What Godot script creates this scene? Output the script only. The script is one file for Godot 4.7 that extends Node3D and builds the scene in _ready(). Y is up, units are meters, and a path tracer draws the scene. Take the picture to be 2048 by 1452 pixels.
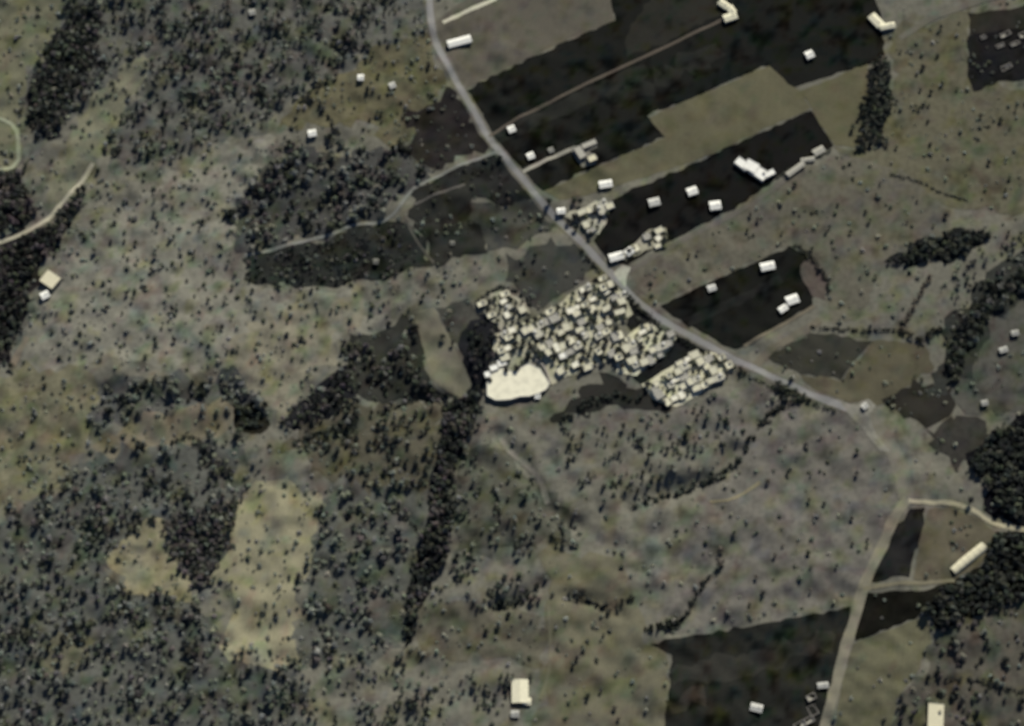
extends Node3D
# A settlement among fields and scrub woodland, seen from an aircraft high to the south of it.
# Plan positions are survey units (half a metre) that site() turns into metres on the ground.

const PITCH := 68.0
const DIST := 2400.0
const WORDS := ["first", "second", "third", "fourth", "fifth", "sixth", "seventh", "eighth", "ninth", "tenth", "eleventh", "twelfth", "thirteenth", "fourteenth", "fifteenth", "sixteenth", "seventeenth", "eighteenth", "nineteenth", "twentieth", "twenty-first", "twenty-second", "twenty-third", "twenty-fourth", "twenty-fifth", "twenty-sixth", "twenty-seventh", "twenty-eighth", "twenty-ninth", "thirtieth", "thirty-first", "thirty-second"]
const CELL := 4.0
const NX := 390
const NZ := 330
const X0 := -780.0
const Z0 := -660.0

var hgt := PackedFloat32Array()
var nrm := PackedVector3Array()
var cover := PackedByteArray()      # 0 open, 1 road / yard / building, 2 smooth field
var rng := RandomNumberGenerator.new()
var n_low := FastNoiseLite.new()
var n_mid := FastNoiseLite.new()
var n_hue := FastNoiseLite.new()
var n_edge := FastNoiseLite.new()
var n_pat := FastNoiseLite.new()
var used := {}
var next_lift := 0.03
var grain: NoiseTexture2D
var streak: NoiseTexture2D
var rough_bump: NoiseTexture2D
var M := {}
var tree_kinds := []
var bush_mesh: ArrayMesh
var wood_meshes := []
var house_kinds := []


func _ready():
	rng.seed = 7
	setup_camera_and_light()
	setup_noise_and_materials()
	build_terrain()
	build_fields()
	build_roads()
	build_plants_prototypes()
	build_isolated_buildings()
	build_settlement()
	build_hedges()
	build_single_trees()
	build_woods()
	build_scrub()


func setup_camera_and_light():
	var cam := Camera3D.new()
	cam.name = "camera"
	cam.fov = 2.0 * rad_to_deg(atan(726.0 / (2.0 * DIST)))
	cam.near = 10.0
	cam.far = 60000.0
	add_child(cam)
	var p := deg_to_rad(PITCH)
	cam.look_at_from_position(Vector3(0, DIST * sin(p), DIST * cos(p)), Vector3.ZERO, Vector3.UP)
	cam.current = true
	var lens := CameraAttributesPhysical.new()
	lens.frustum_focal_length = 12.0 / (726.0 / (2.0 * DIST))
	lens.frustum_focus_distance = 100.0      # an old zoom lens, not quite focused
	lens.exposure_aperture = 0.48
	lens.frustum_near = 10.0
	lens.frustum_far = 60000.0
	cam.attributes = lens
	var we := WorldEnvironment.new()
	we.name = "environment"
	var e := Environment.new()
	e.background_mode = Environment.BG_SKY
	var sky := Sky.new()
	var sm := ProceduralSkyMaterial.new()
	sm.sky_top_color = Color(0.33, 0.42, 0.58)
	sm.sky_horizon_color = Color(0.62, 0.66, 0.70)
	sm.sky_curve = 0.15
	sm.ground_bottom_color = Color(0.22, 0.22, 0.20)
	sm.ground_horizon_color = Color(0.55, 0.57, 0.58)
	sky.sky_material = sm
	e.sky = sky
	e.background_energy_multiplier = 0.45
	e.tonemap_mode = Environment.TONE_MAPPER_LINEAR
	e.tonemap_exposure = 1.5
	e.sdfgi_enabled = true
	e.ssao_enabled = true
	e.ssil_enabled = true
	we.environment = e
	add_child(we)
	var sun := DirectionalLight3D.new()
	sun.name = "sun"
	sun.light_energy = 1.25
	sun.light_color = Color(1.0, 0.975, 0.925)
	sun.light_angular_distance = 0.5
	sun.shadow_enabled = true
	sun.directional_shadow_max_distance = 4000.0
	add_child(sun)
	# from the upper right of the picture, 36 degrees high
	sun.look_at_from_position(Vector3.ZERO, -Vector3(0.30, 0.68, -0.88), Vector3.UP)


func setup_noise_and_materials():
	var set_noise = func(n: FastNoiseLite, s: int, period: float, oct: int):
		n.seed = s
		n.noise_type = FastNoiseLite.TYPE_SIMPLEX_SMOOTH
		n.frequency = 1.0 / period
		n.fractal_octaves = oct
	set_noise.call(n_low, 3, 130.0, 3)
	set_noise.call(n_mid, 11, 26.0, 3)
	set_noise.call(n_hue, 19, 34.0, 2)
	set_noise.call(n_edge, 23, 14.0, 2)
	set_noise.call(n_pat, 31, 48.0, 3)
	grain = noise_tex(41, 0.022, 5, [0.84, 0.94, 1.0])
	streak = noise_tex(43, 0.03, 4, [0.84, 0.94, 1.0])
	rough_bump = noise_tex(47, 0.05, 4, [0.0, 0.5, 1.0])
	M.wall = paint(176, 172, 152, 0.9)
	M.wall_white = paint(214, 213, 204, 0.85)
	M.wall_grey = paint(150, 146, 138, 0.9)
	M.roof_clay = paint(226, 222, 194, 0.92)
	M.roof_sand = paint(212, 207, 178, 0.92)
	M.roof_grey = paint(170, 168, 156, 0.92)
	M.roof_white = paint(238, 238, 228, 0.6)
	M.roof_dark = paint(92, 84, 76, 0.9)
	M.door = paint(70, 58, 46, 0.7)
	M.window = paint(34, 38, 42, 0.3)
	M.bark = paint(74, 66, 58, 0.95)
	M.leaf = StandardMaterial3D.new()
	M.leaf.vertex_color_use_as_albedo = true
	M.leaf.roughness = 0.85
	M.leaf.metallic_specular = 0.2
	M.leaf.backlight_enabled = true
	M.leaf.backlight = Color(0.12, 0.13, 0.08)
	M.leaf.cull_mode = BaseMaterial3D.CULL_DISABLED
	M.bark_vc = StandardMaterial3D.new()
	M.bark_vc.albedo_color = M.bark.albedo_color
	M.bark_vc.roughness = 0.95


func noise_tex(s: int, f: float, oct: int, stops: Array) -> NoiseTexture2D:
	var n := FastNoiseLite.new()
	n.seed = s
	n.frequency = f
	n.fractal_octaves = oct
	var t := NoiseTexture2D.new()
	t.width = 512
	t.height = 512
	t.seamless = true
	t.noise = n
	var g := Gradient.new()
	g.offsets = PackedFloat32Array([0.0, 0.5, 1.0])
	g.colors = PackedColorArray([Color(stops[0], stops[0], stops[0]), Color(stops[1], stops[1], stops[1]), Color(stops[2], stops[2], stops[2])])
	t.color_ramp = g
	return t


func paint(r: int, g: int, b: int, rough: float) -> StandardMaterial3D:
	var m := StandardMaterial3D.new()
	m.albedo_color = Color8(r, g, b)
	m.roughness = rough
	m.metallic_specular = 0.25
	m.albedo_texture = grain
	m.uv1_triplanar = true
	m.uv1_world_triplanar = true
	m.uv1_scale = Vector3(0.045, 0.045, 0.045)
	return m


# ---------------------------------------------------------------- naming

func numbered(called: String) -> String:
	var k: int = used.get(called, 0)
	used[called] = k + 1
	return called if k == 0 else "%s_%03d" % [called, k]


func tag(o: Node, label: String, category := "", group := "", kind := "") -> Node:
	o.set_meta("label", label)
	if category:
		o.set_meta("category", category)
	if group:
		o.set_meta("group", group)
	if kind:
		o.set_meta("kind", kind)
	return o


func thing(called: String, at: Vector3, turn: float, label: String, category: String, group := "") -> Node3D:
	var o := Node3D.new()
	o.name = numbered(called)
	add_child(o)
	o.position = at
	o.rotation.y = turn
	tag(o, label, category, group)
	return o


func part(called: String, mesh: Mesh, mat: Material, parent: Node, at := Vector3.ZERO) -> MeshInstance3D:
	var o := MeshInstance3D.new()
	o.name = called
	o.mesh = mesh
	o.material_override = mat
	o.position = at
	parent.add_child(o, true)
	return o


func structure(called: String, mesh: Mesh, mat: Material, label: String) -> MeshInstance3D:
	var o := MeshInstance3D.new()
	o.name = numbered(called)
	o.mesh = mesh
	o.material_override = mat
	add_child(o)
	tag(o, label, "", "", "structure")
	return o


# ---------------------------------------------------------------- ground

func site(u: float, v: float) -> Vector2:
	var p := deg_to_rad(PITCH)
	var f := 2.0 * DIST
	var a := (u - 1024.0) / f
	var b := (726.0 - v) / f
	var t := DIST * sin(p) / (sin(p) - b * cos(p))
	return Vector2(a * t, DIST * cos(p) - t * (cos(p) + b * sin(p)))


func plan(a: Array) -> PackedVector2Array:
	var out := PackedVector2Array()
	for i in range(0, a.size(), 2):
		# what the edge of the survey cuts goes on beyond it
		var u: float = -60.0 if a[i] == 0 else (2110.0 if a[i] == 2048 else float(a[i]))
		var v: float = -50.0 if a[i + 1] == 0 else (1505.0 if a[i + 1] == 1452 else float(a[i + 1]))
		out.append(site(u, v))
	return out


func spot(u: float, v: float) -> Vector3:
	var s := site(u, v)
	return Vector3(s.x, ground(s.x, s.y), s.y)


func ground(x: float, z: float) -> float:
	var gx := clampf((x - X0) / CELL, 0.0, NX - 0.001)
	var gz := clampf((z - Z0) / CELL, 0.0, NZ - 0.001)
	var i := int(gx)
	var j := int(gz)
	var fx := gx - i
	var fz := gz - j
	var k := j * (NX + 1) + i
	if fx + fz < 1.0:
		return hgt[k] + (hgt[k + 1] - hgt[k]) * fx + (hgt[k + NX + 1] - hgt[k]) * fz
	return hgt[k + NX + 2] + (hgt[k + NX + 1] - hgt[k + NX + 2]) * (1.0 - fx) + (hgt[k + 1] - hgt[k + NX + 2]) * (1.0 - fz)


func slope(x: float, z: float) -> Vector3:
	var i := clampi(int(round((x - X0) / CELL)), 0, NX)
	var j := clampi(int(round((z - Z0) / CELL)), 0, NZ)
	return nrm[j * (NX + 1) + i]


func tint(x: float, z: float, much: float) -> Color:
	var l := 1.0 + much * (0.54 * n_mid.get_noise_2d(x, z) + 0.30 * n_low.get_noise_2d(x, z) + 0.42 * n_pat.get_noise_2d(x * 3.1, z * 3.1))
	var h := n_hue.get_noise_2d(x, z) * much
	var w := n_hue.get_noise_2d(x + 900.0, z - 400.0) * much
	l = maxf(l, 0.3)
	h = maxf(h, -0.35) + 0.12 * much
	return Color(l * (1.0 + 0.20 * w - 0.06 * h), l * (1.0 + 0.15 * h), l * (1.0 - 0.22 * h - 0.13 * w))


func carve(line: PackedVector2Array, width: float, depth: float):
	for s in line.size() - 1:
		var a := line[s]
		var b := line[s + 1]
		var lo := a.min(b) - Vector2(width, width)
		var hi := a.max(b) + Vector2(width, width)
		for j in range(maxi(0, int((lo.y - Z0) / CELL)), mini(NZ, int((hi.y - Z0) / CELL) + 1)):
			for i in range(maxi(0, int((lo.x - X0) / CELL)), mini(NX, int((hi.x - X0) / CELL) + 1)):
				var q := Vector2(X0 + i * CELL, Z0 + j * CELL)
				var d := q.distance_to(Geometry2D.get_closest_point_to_segment(q, a, b))
				if d < width:
					var k := j * (NX + 1) + i
					cut[k] = maxf(cut[k], depth * smoothstep(1.0, 0.0, d / width))

var cut := PackedFloat32Array()

func build_terrain():
	var n := (NX + 1) * (NZ + 1)
	hgt.resize(n)
	nrm.resize(n)
	cut.resize(n)
	cover.resize(NX * NZ)
	carve(plan([940, 770, 905, 900, 885, 1000, 870, 1080, 840, 1180, 815, 1260, 800, 1330, 780, 1452]), 26.0, 6.0)
	carve(plan([210, 290, 170, 350, 120, 410, 80, 445, 0, 478]), 20.0, 4.0)
	carve(plan([120, 40, 80, 140, 60, 230, 40, 330, 30, 420, 20, 560, 10, 700]), 40.0, 6.0)
	carve(plan([2048, 450, 1960, 560, 1920, 640, 1890, 720, 1850, 780]), 30.0, 6.0)
	carve(plan([1000, 870, 1050, 930, 1090, 1010, 1150, 1050]), 16.0, 6.0)
	carve(plan([1480, 900, 1430, 950, 1380, 970, 1260, 1010]), 18.0, 7.0)
	carve(plan([1345, 1265, 1398, 1180, 1440, 1110]), 12.0, 4.5)
	carve(plan([1130, 1190, 1200, 1205, 1235, 1225]), 12.0, 4.5)
	carve(plan([995, 1215, 1040, 1195, 1085, 1170]), 12.0, 4.5)
	carve(plan([770, 1000, 800, 1025, 850, 1060]), 12.0, 5.0)
	carve(plan([770, 825, 830, 795, 900, 792]), 12.0, 5.0)
	carve(plan([1540, 775, 1530, 835, 1480, 900]), 16.0, 3.0)
	carve(plan([300, 880, 390, 870, 400, 930, 300, 1000]), 18.0, 3.0)
	carve(plan([200, 780, 330, 800, 470, 770, 530, 850]), 20.0, 4.0)
	var road_a := site(858, 0)
	var along := (site(1716, 828) - road_a).normalized()
	var road_n := Vector2(along.y, -along.x)
	var village := site(1180, 670)
	for j in NZ + 1:
		for i in NX + 1:
			var x := X0 + i * CELL
			var z := Z0 + j * CELL
			var rim := minf(minf(i, NX - i), minf(j, NZ - j)) * CELL
			var k := j * (NX + 1) + i
			var right_of_road := (Vector2(x, z) - road_a).dot(road_n)
			var rough := 1.0 - 0.75 * smoothstep(-20.0, 70.0, right_of_road)
			rough *= smoothstep(40.0, 170.0, Vector2(x, z).distance_to(village))
			var bumps := 4.2 * n_pat.get_noise_2d(x * 0.8, z * 0.8) + 2.2 * n_mid.get_noise_2d(x * 0.9 + 40.0, z * 0.9)
			hgt[k] = (5.0 * n_low.get_noise_2d(x * 0.6, z * 0.6) + bumps * rough - cut[k]) * smoothstep(0.0, 80.0, rim)
	for j in NZ + 1:
		for i in NX + 1:
			var l := hgt[j * (NX + 1) + maxi(i - 1, 0)]
			var r := hgt[j * (NX + 1) + mini(i + 1, NX)]
			var t := hgt[maxi(j - 1, 0) * (NX + 1) + i]
			var d := hgt[mini(j + 1, NZ) * (NX + 1) + i]
			nrm[j * (NX + 1) + i] = Vector3(l - r, 2.0 * CELL, t - d).normalized()
	var pos := PackedVector3Array()
	var col := PackedColorArray()
	var uv := PackedVector2Array()
	var ind := PackedInt32Array()
	var no := nrm.duplicate()
	for j in NZ + 1:
		for i in NX + 1:
			var x := X0 + i * CELL
			var z := Z0 + j * CELL
			pos.append(Vector3(x, hgt[j * (NX + 1) + i], z))
			col.append(tint(x, z, 1.0))
			uv.append(Vector2(x, z) / 90.0)
	for j in NZ:
		for i in NX:
			var k := j * (NX + 1) + i
			ind.append_array(PackedInt32Array([k, k + 1, k + NX + 1, k + 1, k + NX + 2, k + NX + 1]))
	# the same sheet goes on to the horizon
	var far := 20000.0
	var x1 := X0 + NX * CELL
	var z1 := Z0 + NZ * CELL
	for r in [[-far, -far, far, Z0], [-far, z1, far, far], [-far, Z0, X0, z1], [x1, Z0, far, z1]]:
		var k := pos.size()
		for q in [[0, 1], [2, 1], [0, 3], [2, 3]]:
			pos.append(Vector3(r[q[0]], 0, r[q[1]]))
			no.append(Vector3.UP)
			col.append(Color(1, 1, 1))
			uv.append(Vector2(r[q[0]], r[q[1]]) / 90.0)
		ind.append_array(PackedInt32Array([k, k + 1, k + 2, k + 1, k + 3, k + 2]))
	var me := pack(pos, no, col, uv, ind)
	structure("ground", me, earth(106, 105, 95, grain), "open rough grassland under the whole landscape")


func pack(pos: PackedVector3Array, no: PackedVector3Array, col: PackedColorArray, uv: PackedVector2Array, ind := PackedInt32Array()) -> ArrayMesh:
	var a := []
	a.resize(Mesh.ARRAY_MAX)
	a[Mesh.ARRAY_VERTEX] = pos
	a[Mesh.ARRAY_NORMAL] = no
	a[Mesh.ARRAY_COLOR] = col
	a[Mesh.ARRAY_TEX_UV] = uv
	if ind.size():
		a[Mesh.ARRAY_INDEX] = ind
	var me := ArrayMesh.new()
	me.add_surface_from_arrays(Mesh.PRIMITIVE_TRIANGLES, a)
	return me


func earth(r: int, g: int, b: int, tex: Texture2D) -> StandardMaterial3D:
	var m := StandardMaterial3D.new()
	m.albedo_color = Color8(r, g, b)
	m.vertex_color_use_as_albedo = true
	m.albedo_texture = tex
	m.roughness = 1.0
	m.specular_mode = BaseMaterial3D.SPECULAR_DISABLED
	return m


func ragged(poly: PackedVector2Array, amp: float) -> PackedVector2Array:
	var out := PackedVector2Array()
	for i in poly.size():
		var a := poly[i]
		var b := poly[(i + 1) % poly.size()]
		var n := maxi(1, int(a.distance_to(b) / 7.0))
		var side := (b - a).orthogonal().normalized()
		for k in n:
			var q := a.lerp(b, float(k) / n)
			q += side * amp * 1.3 * n_edge.get_noise_2d(q.x, q.y) + Vector2(amp, amp) * 0.6 * n_edge.get_noise_2d(q.y + 300.0, q.x)
			if amp > 3.5:
				q += Vector2(n_hue.get_noise_2d(q.x + 50.0, q.y), n_hue.get_noise_2d(q.x, q.y + 700.0)) * amp * 2.2
			out.append(q)
	return out


func drape(acc: Array, poly: PackedVector2Array, lift: float, much: float, turn: float, scale: Vector2, mark: int):
	var lo := poly[0]
	var hi := poly[0]
	for q in poly:
		lo = lo.min(q)
		hi = hi.max(q)
	var i0 := clampi(int((lo.x - X0) / CELL) - 1, 0, NX - 1)
	var i1 := clampi(int((hi.x - X0) / CELL) + 1, 0, NX - 1)
	var j0 := clampi(int((lo.y - Z0) / CELL) - 1, 0, NZ - 1)
	var j1 := clampi(int((hi.y - Z0) / CELL) + 1, 0, NZ - 1)
	var w := i1 - i0 + 2
	var ins := PackedByteArray()
	ins.resize(w * (j1 - j0 + 2))
	for j in range(j0, j1 + 2):
		for i in range(i0, i1 + 2):
			ins[(j - j0) * w + i - i0] = 1 if Geometry2D.is_point_in_polygon(Vector2(X0 + i * CELL, Z0 + j * CELL), poly) else 0
	var edge := {}
	for k in poly.size():
		var a := poly[k]
		var b := poly[(k + 1) % poly.size()]
		var n := int(a.distance_to(b) / 1.5) + 1
		for s in n + 1:
			var q := a.lerp(b, float(s) / n)
			edge[Vector2i(int((q.x - X0) / CELL), int((q.y - Z0) / CELL))] = true
	var cs := cos(turn)
	var sn := sin(turn)
	for j in range(j0, j1 + 1):
		for i in range(i0, i1 + 1):
			var k := (j - j0) * w + i - i0
			var all := ins[k] + ins[k + 1] + ins[k + w] + ins[k + w + 1]
			var on_edge := edge.has(Vector2i(i, j))
			if all == 0 and not on_edge:
				continue
			if mark:
				cover[j * NX + i] = mark
			var x := X0 + i * CELL
			var z := Z0 + j * CELL
			for tri in [[Vector2(x, z), Vector2(x + CELL, z), Vector2(x, z + CELL)], [Vector2(x + CELL, z), Vector2(x + CELL, z + CELL), Vector2(x, z + CELL)]]:
				var t := PackedVector2Array(tri)
				if all == 4 and not on_edge:
					for q in t:
						put(acc, q, lift, much, cs, sn, scale)
				else:
					for piece in Geometry2D.intersect_polygons(t, poly):
						var ids := Geometry2D.triangulate_polygon(piece)
						for m in range(0, ids.size(), 3):
							var a: Vector2 = piece[ids[m]]
							var b: Vector2 = piece[ids[m + 1]]
							var c: Vector2 = piece[ids[m + 2]]
							var area := (b - a).cross(c - a)
							if absf(area) < 0.0005:
								continue
							put(acc, a, lift, much, cs, sn, scale)
							put(acc, b if area > 0 else c, lift, much, cs, sn, scale)
							put(acc, c if area > 0 else b, lift, much, cs, sn, scale)


func put(acc: Array, q: Vector2, lift: float, much: float, cs: float, sn: float, scale: Vector2):
	acc[0].append(Vector3(q.x, ground(q.x, q.y) + lift, q.y))
	acc[1].append(slope(q.x, q.y))
	acc[2].append(tint(q.x, q.y, much) if much > 0.0 else Color(1, 1, 1))
	acc[3].append(Vector2((q.x * cs + q.y * sn) / scale.x, (-q.x * sn + q.y * cs) / scale.y))


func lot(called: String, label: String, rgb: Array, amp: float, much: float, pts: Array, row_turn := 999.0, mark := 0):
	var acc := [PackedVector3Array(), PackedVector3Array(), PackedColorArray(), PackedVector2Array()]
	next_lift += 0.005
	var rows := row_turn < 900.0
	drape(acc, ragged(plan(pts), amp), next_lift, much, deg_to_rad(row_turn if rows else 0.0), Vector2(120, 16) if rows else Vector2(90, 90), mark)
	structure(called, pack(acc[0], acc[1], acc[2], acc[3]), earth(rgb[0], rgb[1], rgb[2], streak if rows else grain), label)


func build_fields():
	# rough ground first
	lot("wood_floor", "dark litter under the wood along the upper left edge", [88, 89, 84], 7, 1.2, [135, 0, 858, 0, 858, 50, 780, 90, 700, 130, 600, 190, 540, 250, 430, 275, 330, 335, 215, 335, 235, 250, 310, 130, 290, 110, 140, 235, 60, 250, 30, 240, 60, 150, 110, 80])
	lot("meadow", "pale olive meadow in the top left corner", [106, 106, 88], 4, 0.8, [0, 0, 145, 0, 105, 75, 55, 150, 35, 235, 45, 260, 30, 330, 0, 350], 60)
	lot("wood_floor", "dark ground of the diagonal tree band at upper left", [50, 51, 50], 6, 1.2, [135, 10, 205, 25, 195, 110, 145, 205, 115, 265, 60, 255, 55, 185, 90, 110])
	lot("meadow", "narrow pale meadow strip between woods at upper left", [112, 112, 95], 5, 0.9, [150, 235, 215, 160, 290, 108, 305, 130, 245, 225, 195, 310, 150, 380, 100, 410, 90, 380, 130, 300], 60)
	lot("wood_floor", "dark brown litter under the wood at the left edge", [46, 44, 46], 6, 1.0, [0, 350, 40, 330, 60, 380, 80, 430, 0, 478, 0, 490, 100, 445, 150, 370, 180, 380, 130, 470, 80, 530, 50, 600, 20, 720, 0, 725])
	lot("grassland", "pale dry grassland left of the settlement", [121, 120, 109], 8, 1.0, [190, 460, 330, 350, 470, 290, 560, 270, 520, 340, 450, 430, 480, 510, 500, 570, 620, 575, 760, 590, 820, 610, 690, 690, 560, 740, 420, 740, 240, 720, 60, 740, 30, 720, 60, 620, 90, 530])
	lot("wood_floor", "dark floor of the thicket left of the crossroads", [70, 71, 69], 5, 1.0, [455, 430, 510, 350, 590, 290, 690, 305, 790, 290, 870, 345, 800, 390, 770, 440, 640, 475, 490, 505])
	lot("grassland", "pale grey bushy grassland left of the dark wood", [122, 119, 104], 8, 1.0, [470, 690, 560, 620, 690, 590, 720, 610, 680, 690, 620, 760, 560, 840, 470, 770, 400, 740])
	lot("meadow", "pale olive meadow at the left edge below the wood", [108, 106, 88], 6, 0.9, [0, 745, 60, 735, 190, 745, 175, 830, 170, 900, 90, 980, 0, 1045])
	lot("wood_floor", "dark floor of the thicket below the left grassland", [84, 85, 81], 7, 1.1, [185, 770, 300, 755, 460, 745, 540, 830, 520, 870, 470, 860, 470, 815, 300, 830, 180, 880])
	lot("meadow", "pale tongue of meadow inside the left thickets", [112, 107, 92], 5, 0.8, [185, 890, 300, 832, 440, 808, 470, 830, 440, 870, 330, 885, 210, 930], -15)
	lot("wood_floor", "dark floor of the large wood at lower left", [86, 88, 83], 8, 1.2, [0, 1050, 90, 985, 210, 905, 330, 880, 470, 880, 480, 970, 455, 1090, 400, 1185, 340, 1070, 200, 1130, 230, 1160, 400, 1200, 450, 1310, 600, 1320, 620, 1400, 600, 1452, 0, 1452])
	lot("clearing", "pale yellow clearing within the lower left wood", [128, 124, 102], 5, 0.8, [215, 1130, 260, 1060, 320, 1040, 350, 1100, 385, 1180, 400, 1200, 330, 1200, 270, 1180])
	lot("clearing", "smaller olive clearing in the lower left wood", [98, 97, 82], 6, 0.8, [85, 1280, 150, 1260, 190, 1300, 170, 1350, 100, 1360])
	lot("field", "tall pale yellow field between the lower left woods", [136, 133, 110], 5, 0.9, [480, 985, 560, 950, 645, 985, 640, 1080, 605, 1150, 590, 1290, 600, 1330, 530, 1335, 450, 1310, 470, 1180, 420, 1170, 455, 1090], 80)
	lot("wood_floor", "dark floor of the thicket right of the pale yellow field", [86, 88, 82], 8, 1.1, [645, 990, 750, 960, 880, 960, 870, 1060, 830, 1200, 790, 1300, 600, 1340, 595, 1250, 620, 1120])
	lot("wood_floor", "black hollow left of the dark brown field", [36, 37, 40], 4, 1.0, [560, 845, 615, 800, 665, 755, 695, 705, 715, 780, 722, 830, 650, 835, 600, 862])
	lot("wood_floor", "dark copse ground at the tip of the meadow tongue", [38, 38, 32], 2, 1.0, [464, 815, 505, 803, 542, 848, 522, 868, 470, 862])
	lot("grassland", "mottled pasture below the grey strip field", [84, 82, 70], 8, 1.1, [600, 860, 760, 800, 890, 800, 890, 900, 870, 990, 760, 980, 640, 960, 560, 880])
	lot("ploughed_field", "dark brown ploughed field left of the grey strip field", [52, 53, 49], 4, 0.9, [690, 690, 820, 635, 845, 700, 860, 765, 930, 790, 790, 800, 705, 790], 66)
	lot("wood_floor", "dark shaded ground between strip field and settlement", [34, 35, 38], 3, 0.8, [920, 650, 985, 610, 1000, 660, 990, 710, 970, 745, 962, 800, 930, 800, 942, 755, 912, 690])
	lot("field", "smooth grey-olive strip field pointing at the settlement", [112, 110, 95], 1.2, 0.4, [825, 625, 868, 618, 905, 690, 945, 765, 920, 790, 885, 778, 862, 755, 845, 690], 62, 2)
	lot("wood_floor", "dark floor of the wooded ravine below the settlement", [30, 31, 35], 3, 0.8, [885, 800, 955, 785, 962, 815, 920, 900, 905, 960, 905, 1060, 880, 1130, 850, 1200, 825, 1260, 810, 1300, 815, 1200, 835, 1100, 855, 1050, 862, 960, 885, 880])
	lot("grassland", "greenish scrub ground right of the ravine", [82, 83, 74], 8, 1.1, [920, 900, 1010, 880, 1080, 970, 1150, 1030, 1150, 1080, 1060, 1100, 920, 1110, 900, 1020])
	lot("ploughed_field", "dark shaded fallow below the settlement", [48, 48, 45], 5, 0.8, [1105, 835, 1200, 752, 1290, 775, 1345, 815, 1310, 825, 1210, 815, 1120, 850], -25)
	lot("pasture", "broad grey pasture in the right half of the lower part", [104, 102, 95], 6, 0.9, [1180, 850, 1340, 830, 1460, 780, 1535, 775, 1540, 830, 1620, 800, 1720, 835, 1790, 930, 1805, 1000, 1760, 1090, 1700, 1215, 1500, 1245, 1300, 1275, 1340, 1190, 1330, 1100, 1400, 1000, 1480, 900])
	lot("field", "narrow olive field running down to the bottom edge", [102, 100, 84], 5, 0.8, [1090, 1110, 1230, 1110, 1300, 1280, 1340, 1310, 1320, 1452, 1060, 1452, 1100, 1320], 85)
	lot("pasture", "grey pasture left of the bottom field", [92, 90, 78], 6, 1.0, [830, 1215, 900, 1190, 1060, 1215, 1090, 1230, 1095, 1320, 1060, 1330, 960, 1310, 830, 1330])
	# the farmed strips of the upper right
	lot("grassland", "olive grassland left of the road at the top", [96, 93, 74], 4, 0.8, [690, 140, 770, 95, 855, 62, 865, 110, 893, 165, 865, 200, 830, 215, 838, 268, 770, 292, 740, 240, 690, 250, 560, 260, 600, 200])
	lot("ploughed_field", "dark fallow left of the road above the crossroads", [44, 42, 41], 5, 0.8, [815, 215, 885, 190, 915, 175, 965, 260, 985, 290, 880, 340, 790, 300, 838, 270], -26)
	lot("field", "brown-grey field right of the road at the top", [91, 88, 79], 1.5, 0.6, [868, 50, 990, 0, 1212, 0, 1230, 42, 1140, 76, 955, 165, 932, 178, 900, 140, 878, 90], -24, 2)
	lot("ploughed_field", "large near-black field right of the road at the top", [32, 33, 31], 2.5, 2.0, [935, 182, 958, 165, 1140, 78, 1230, 42, 1214, 0, 1745, 0, 1765, 60, 1770, 108, 1740, 130, 1650, 152, 1575, 178, 1536, 130, 1298, 232, 1328, 274, 1180, 340, 1085, 385, 1060, 360, 1000, 290], -24, 2)
	lot("field", "lighter strip of dark field below the diagonal track", [42, 43, 40], 6, 1.5, [1210, 190, 1420, 90, 1450, 110, 1300, 190, 1240, 215], -24)
	lot("ploughed_field", "slightly lighter strip along the diagonal track", [43, 44, 41], 3, 1.4, [975, 262, 1100, 212, 1290, 125, 1300, 150, 1110, 240, 990, 292], -24)
	lot("ploughed_field", "dim brown strip at the top edge of the dark field", [45, 45, 41], 3, 1.4, [1250, 70, 1330, 0, 1430, 0, 1440, 28, 1330, 85, 1255, 112], -24)
	lot("ploughed_field", "dark green strip above the smooth olive field", [28, 31, 30], 3, 1.4, [1310, 205, 1530, 98, 1640, 70, 1650, 110, 1545, 125, 1320, 222], -24)
	lot("field", "smooth olive field strip above the long black field", [94, 92, 74], 1.5, 0.45, [1298, 235, 1536, 132, 1576, 168, 1605, 185, 1622, 216, 1400, 318, 1215, 380, 1120, 402, 1088, 384, 1182, 342, 1330, 276], -24, 2)
	lot("ploughed_field", "long black field strip with small white houses", [29, 29, 28], 2, 1.8, [1624, 220, 1668, 292, 1560, 352, 1480, 410, 1332, 486, 1255, 530, 1220, 528, 1188, 482, 1218, 402, 1400, 322], -24, 2)
	lot("field", "triangular pale field beside the dark tree belt", [93, 91, 72], 1.5, 0.5, [1602, 182, 1736, 128, 1730, 292, 1670, 292, 1622, 216], 60, 2)
	lot("pasture", "wide olive pasture at the upper right", [94, 92, 77], 4, 0.9, [1785, 112, 1778, 62, 1938, 20, 1940, 160, 2048, 190, 2048, 420, 1900, 420, 1700, 330, 1680, 296, 1720, 300, 1765, 290])
	lot("ploughed_field", "dark brown lot in the top right corner", [48, 46, 42], 2, 0.7, [1936, 28, 2048, 8, 2048, 60, 1940, 75], -20)
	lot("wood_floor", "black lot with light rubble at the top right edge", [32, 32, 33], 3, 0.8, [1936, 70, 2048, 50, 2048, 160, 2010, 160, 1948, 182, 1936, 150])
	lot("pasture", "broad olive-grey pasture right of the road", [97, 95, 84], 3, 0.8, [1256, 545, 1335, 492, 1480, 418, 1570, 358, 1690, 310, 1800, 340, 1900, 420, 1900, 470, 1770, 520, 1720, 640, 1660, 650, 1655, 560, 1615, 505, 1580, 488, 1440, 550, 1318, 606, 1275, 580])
	lot("wood_floor", "dark wedge of ground at the right edge", [34, 36, 36], 4, 0.8, [1768, 525, 1850, 475, 1955, 455, 1985, 470, 1900, 520, 1830, 528])
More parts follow.
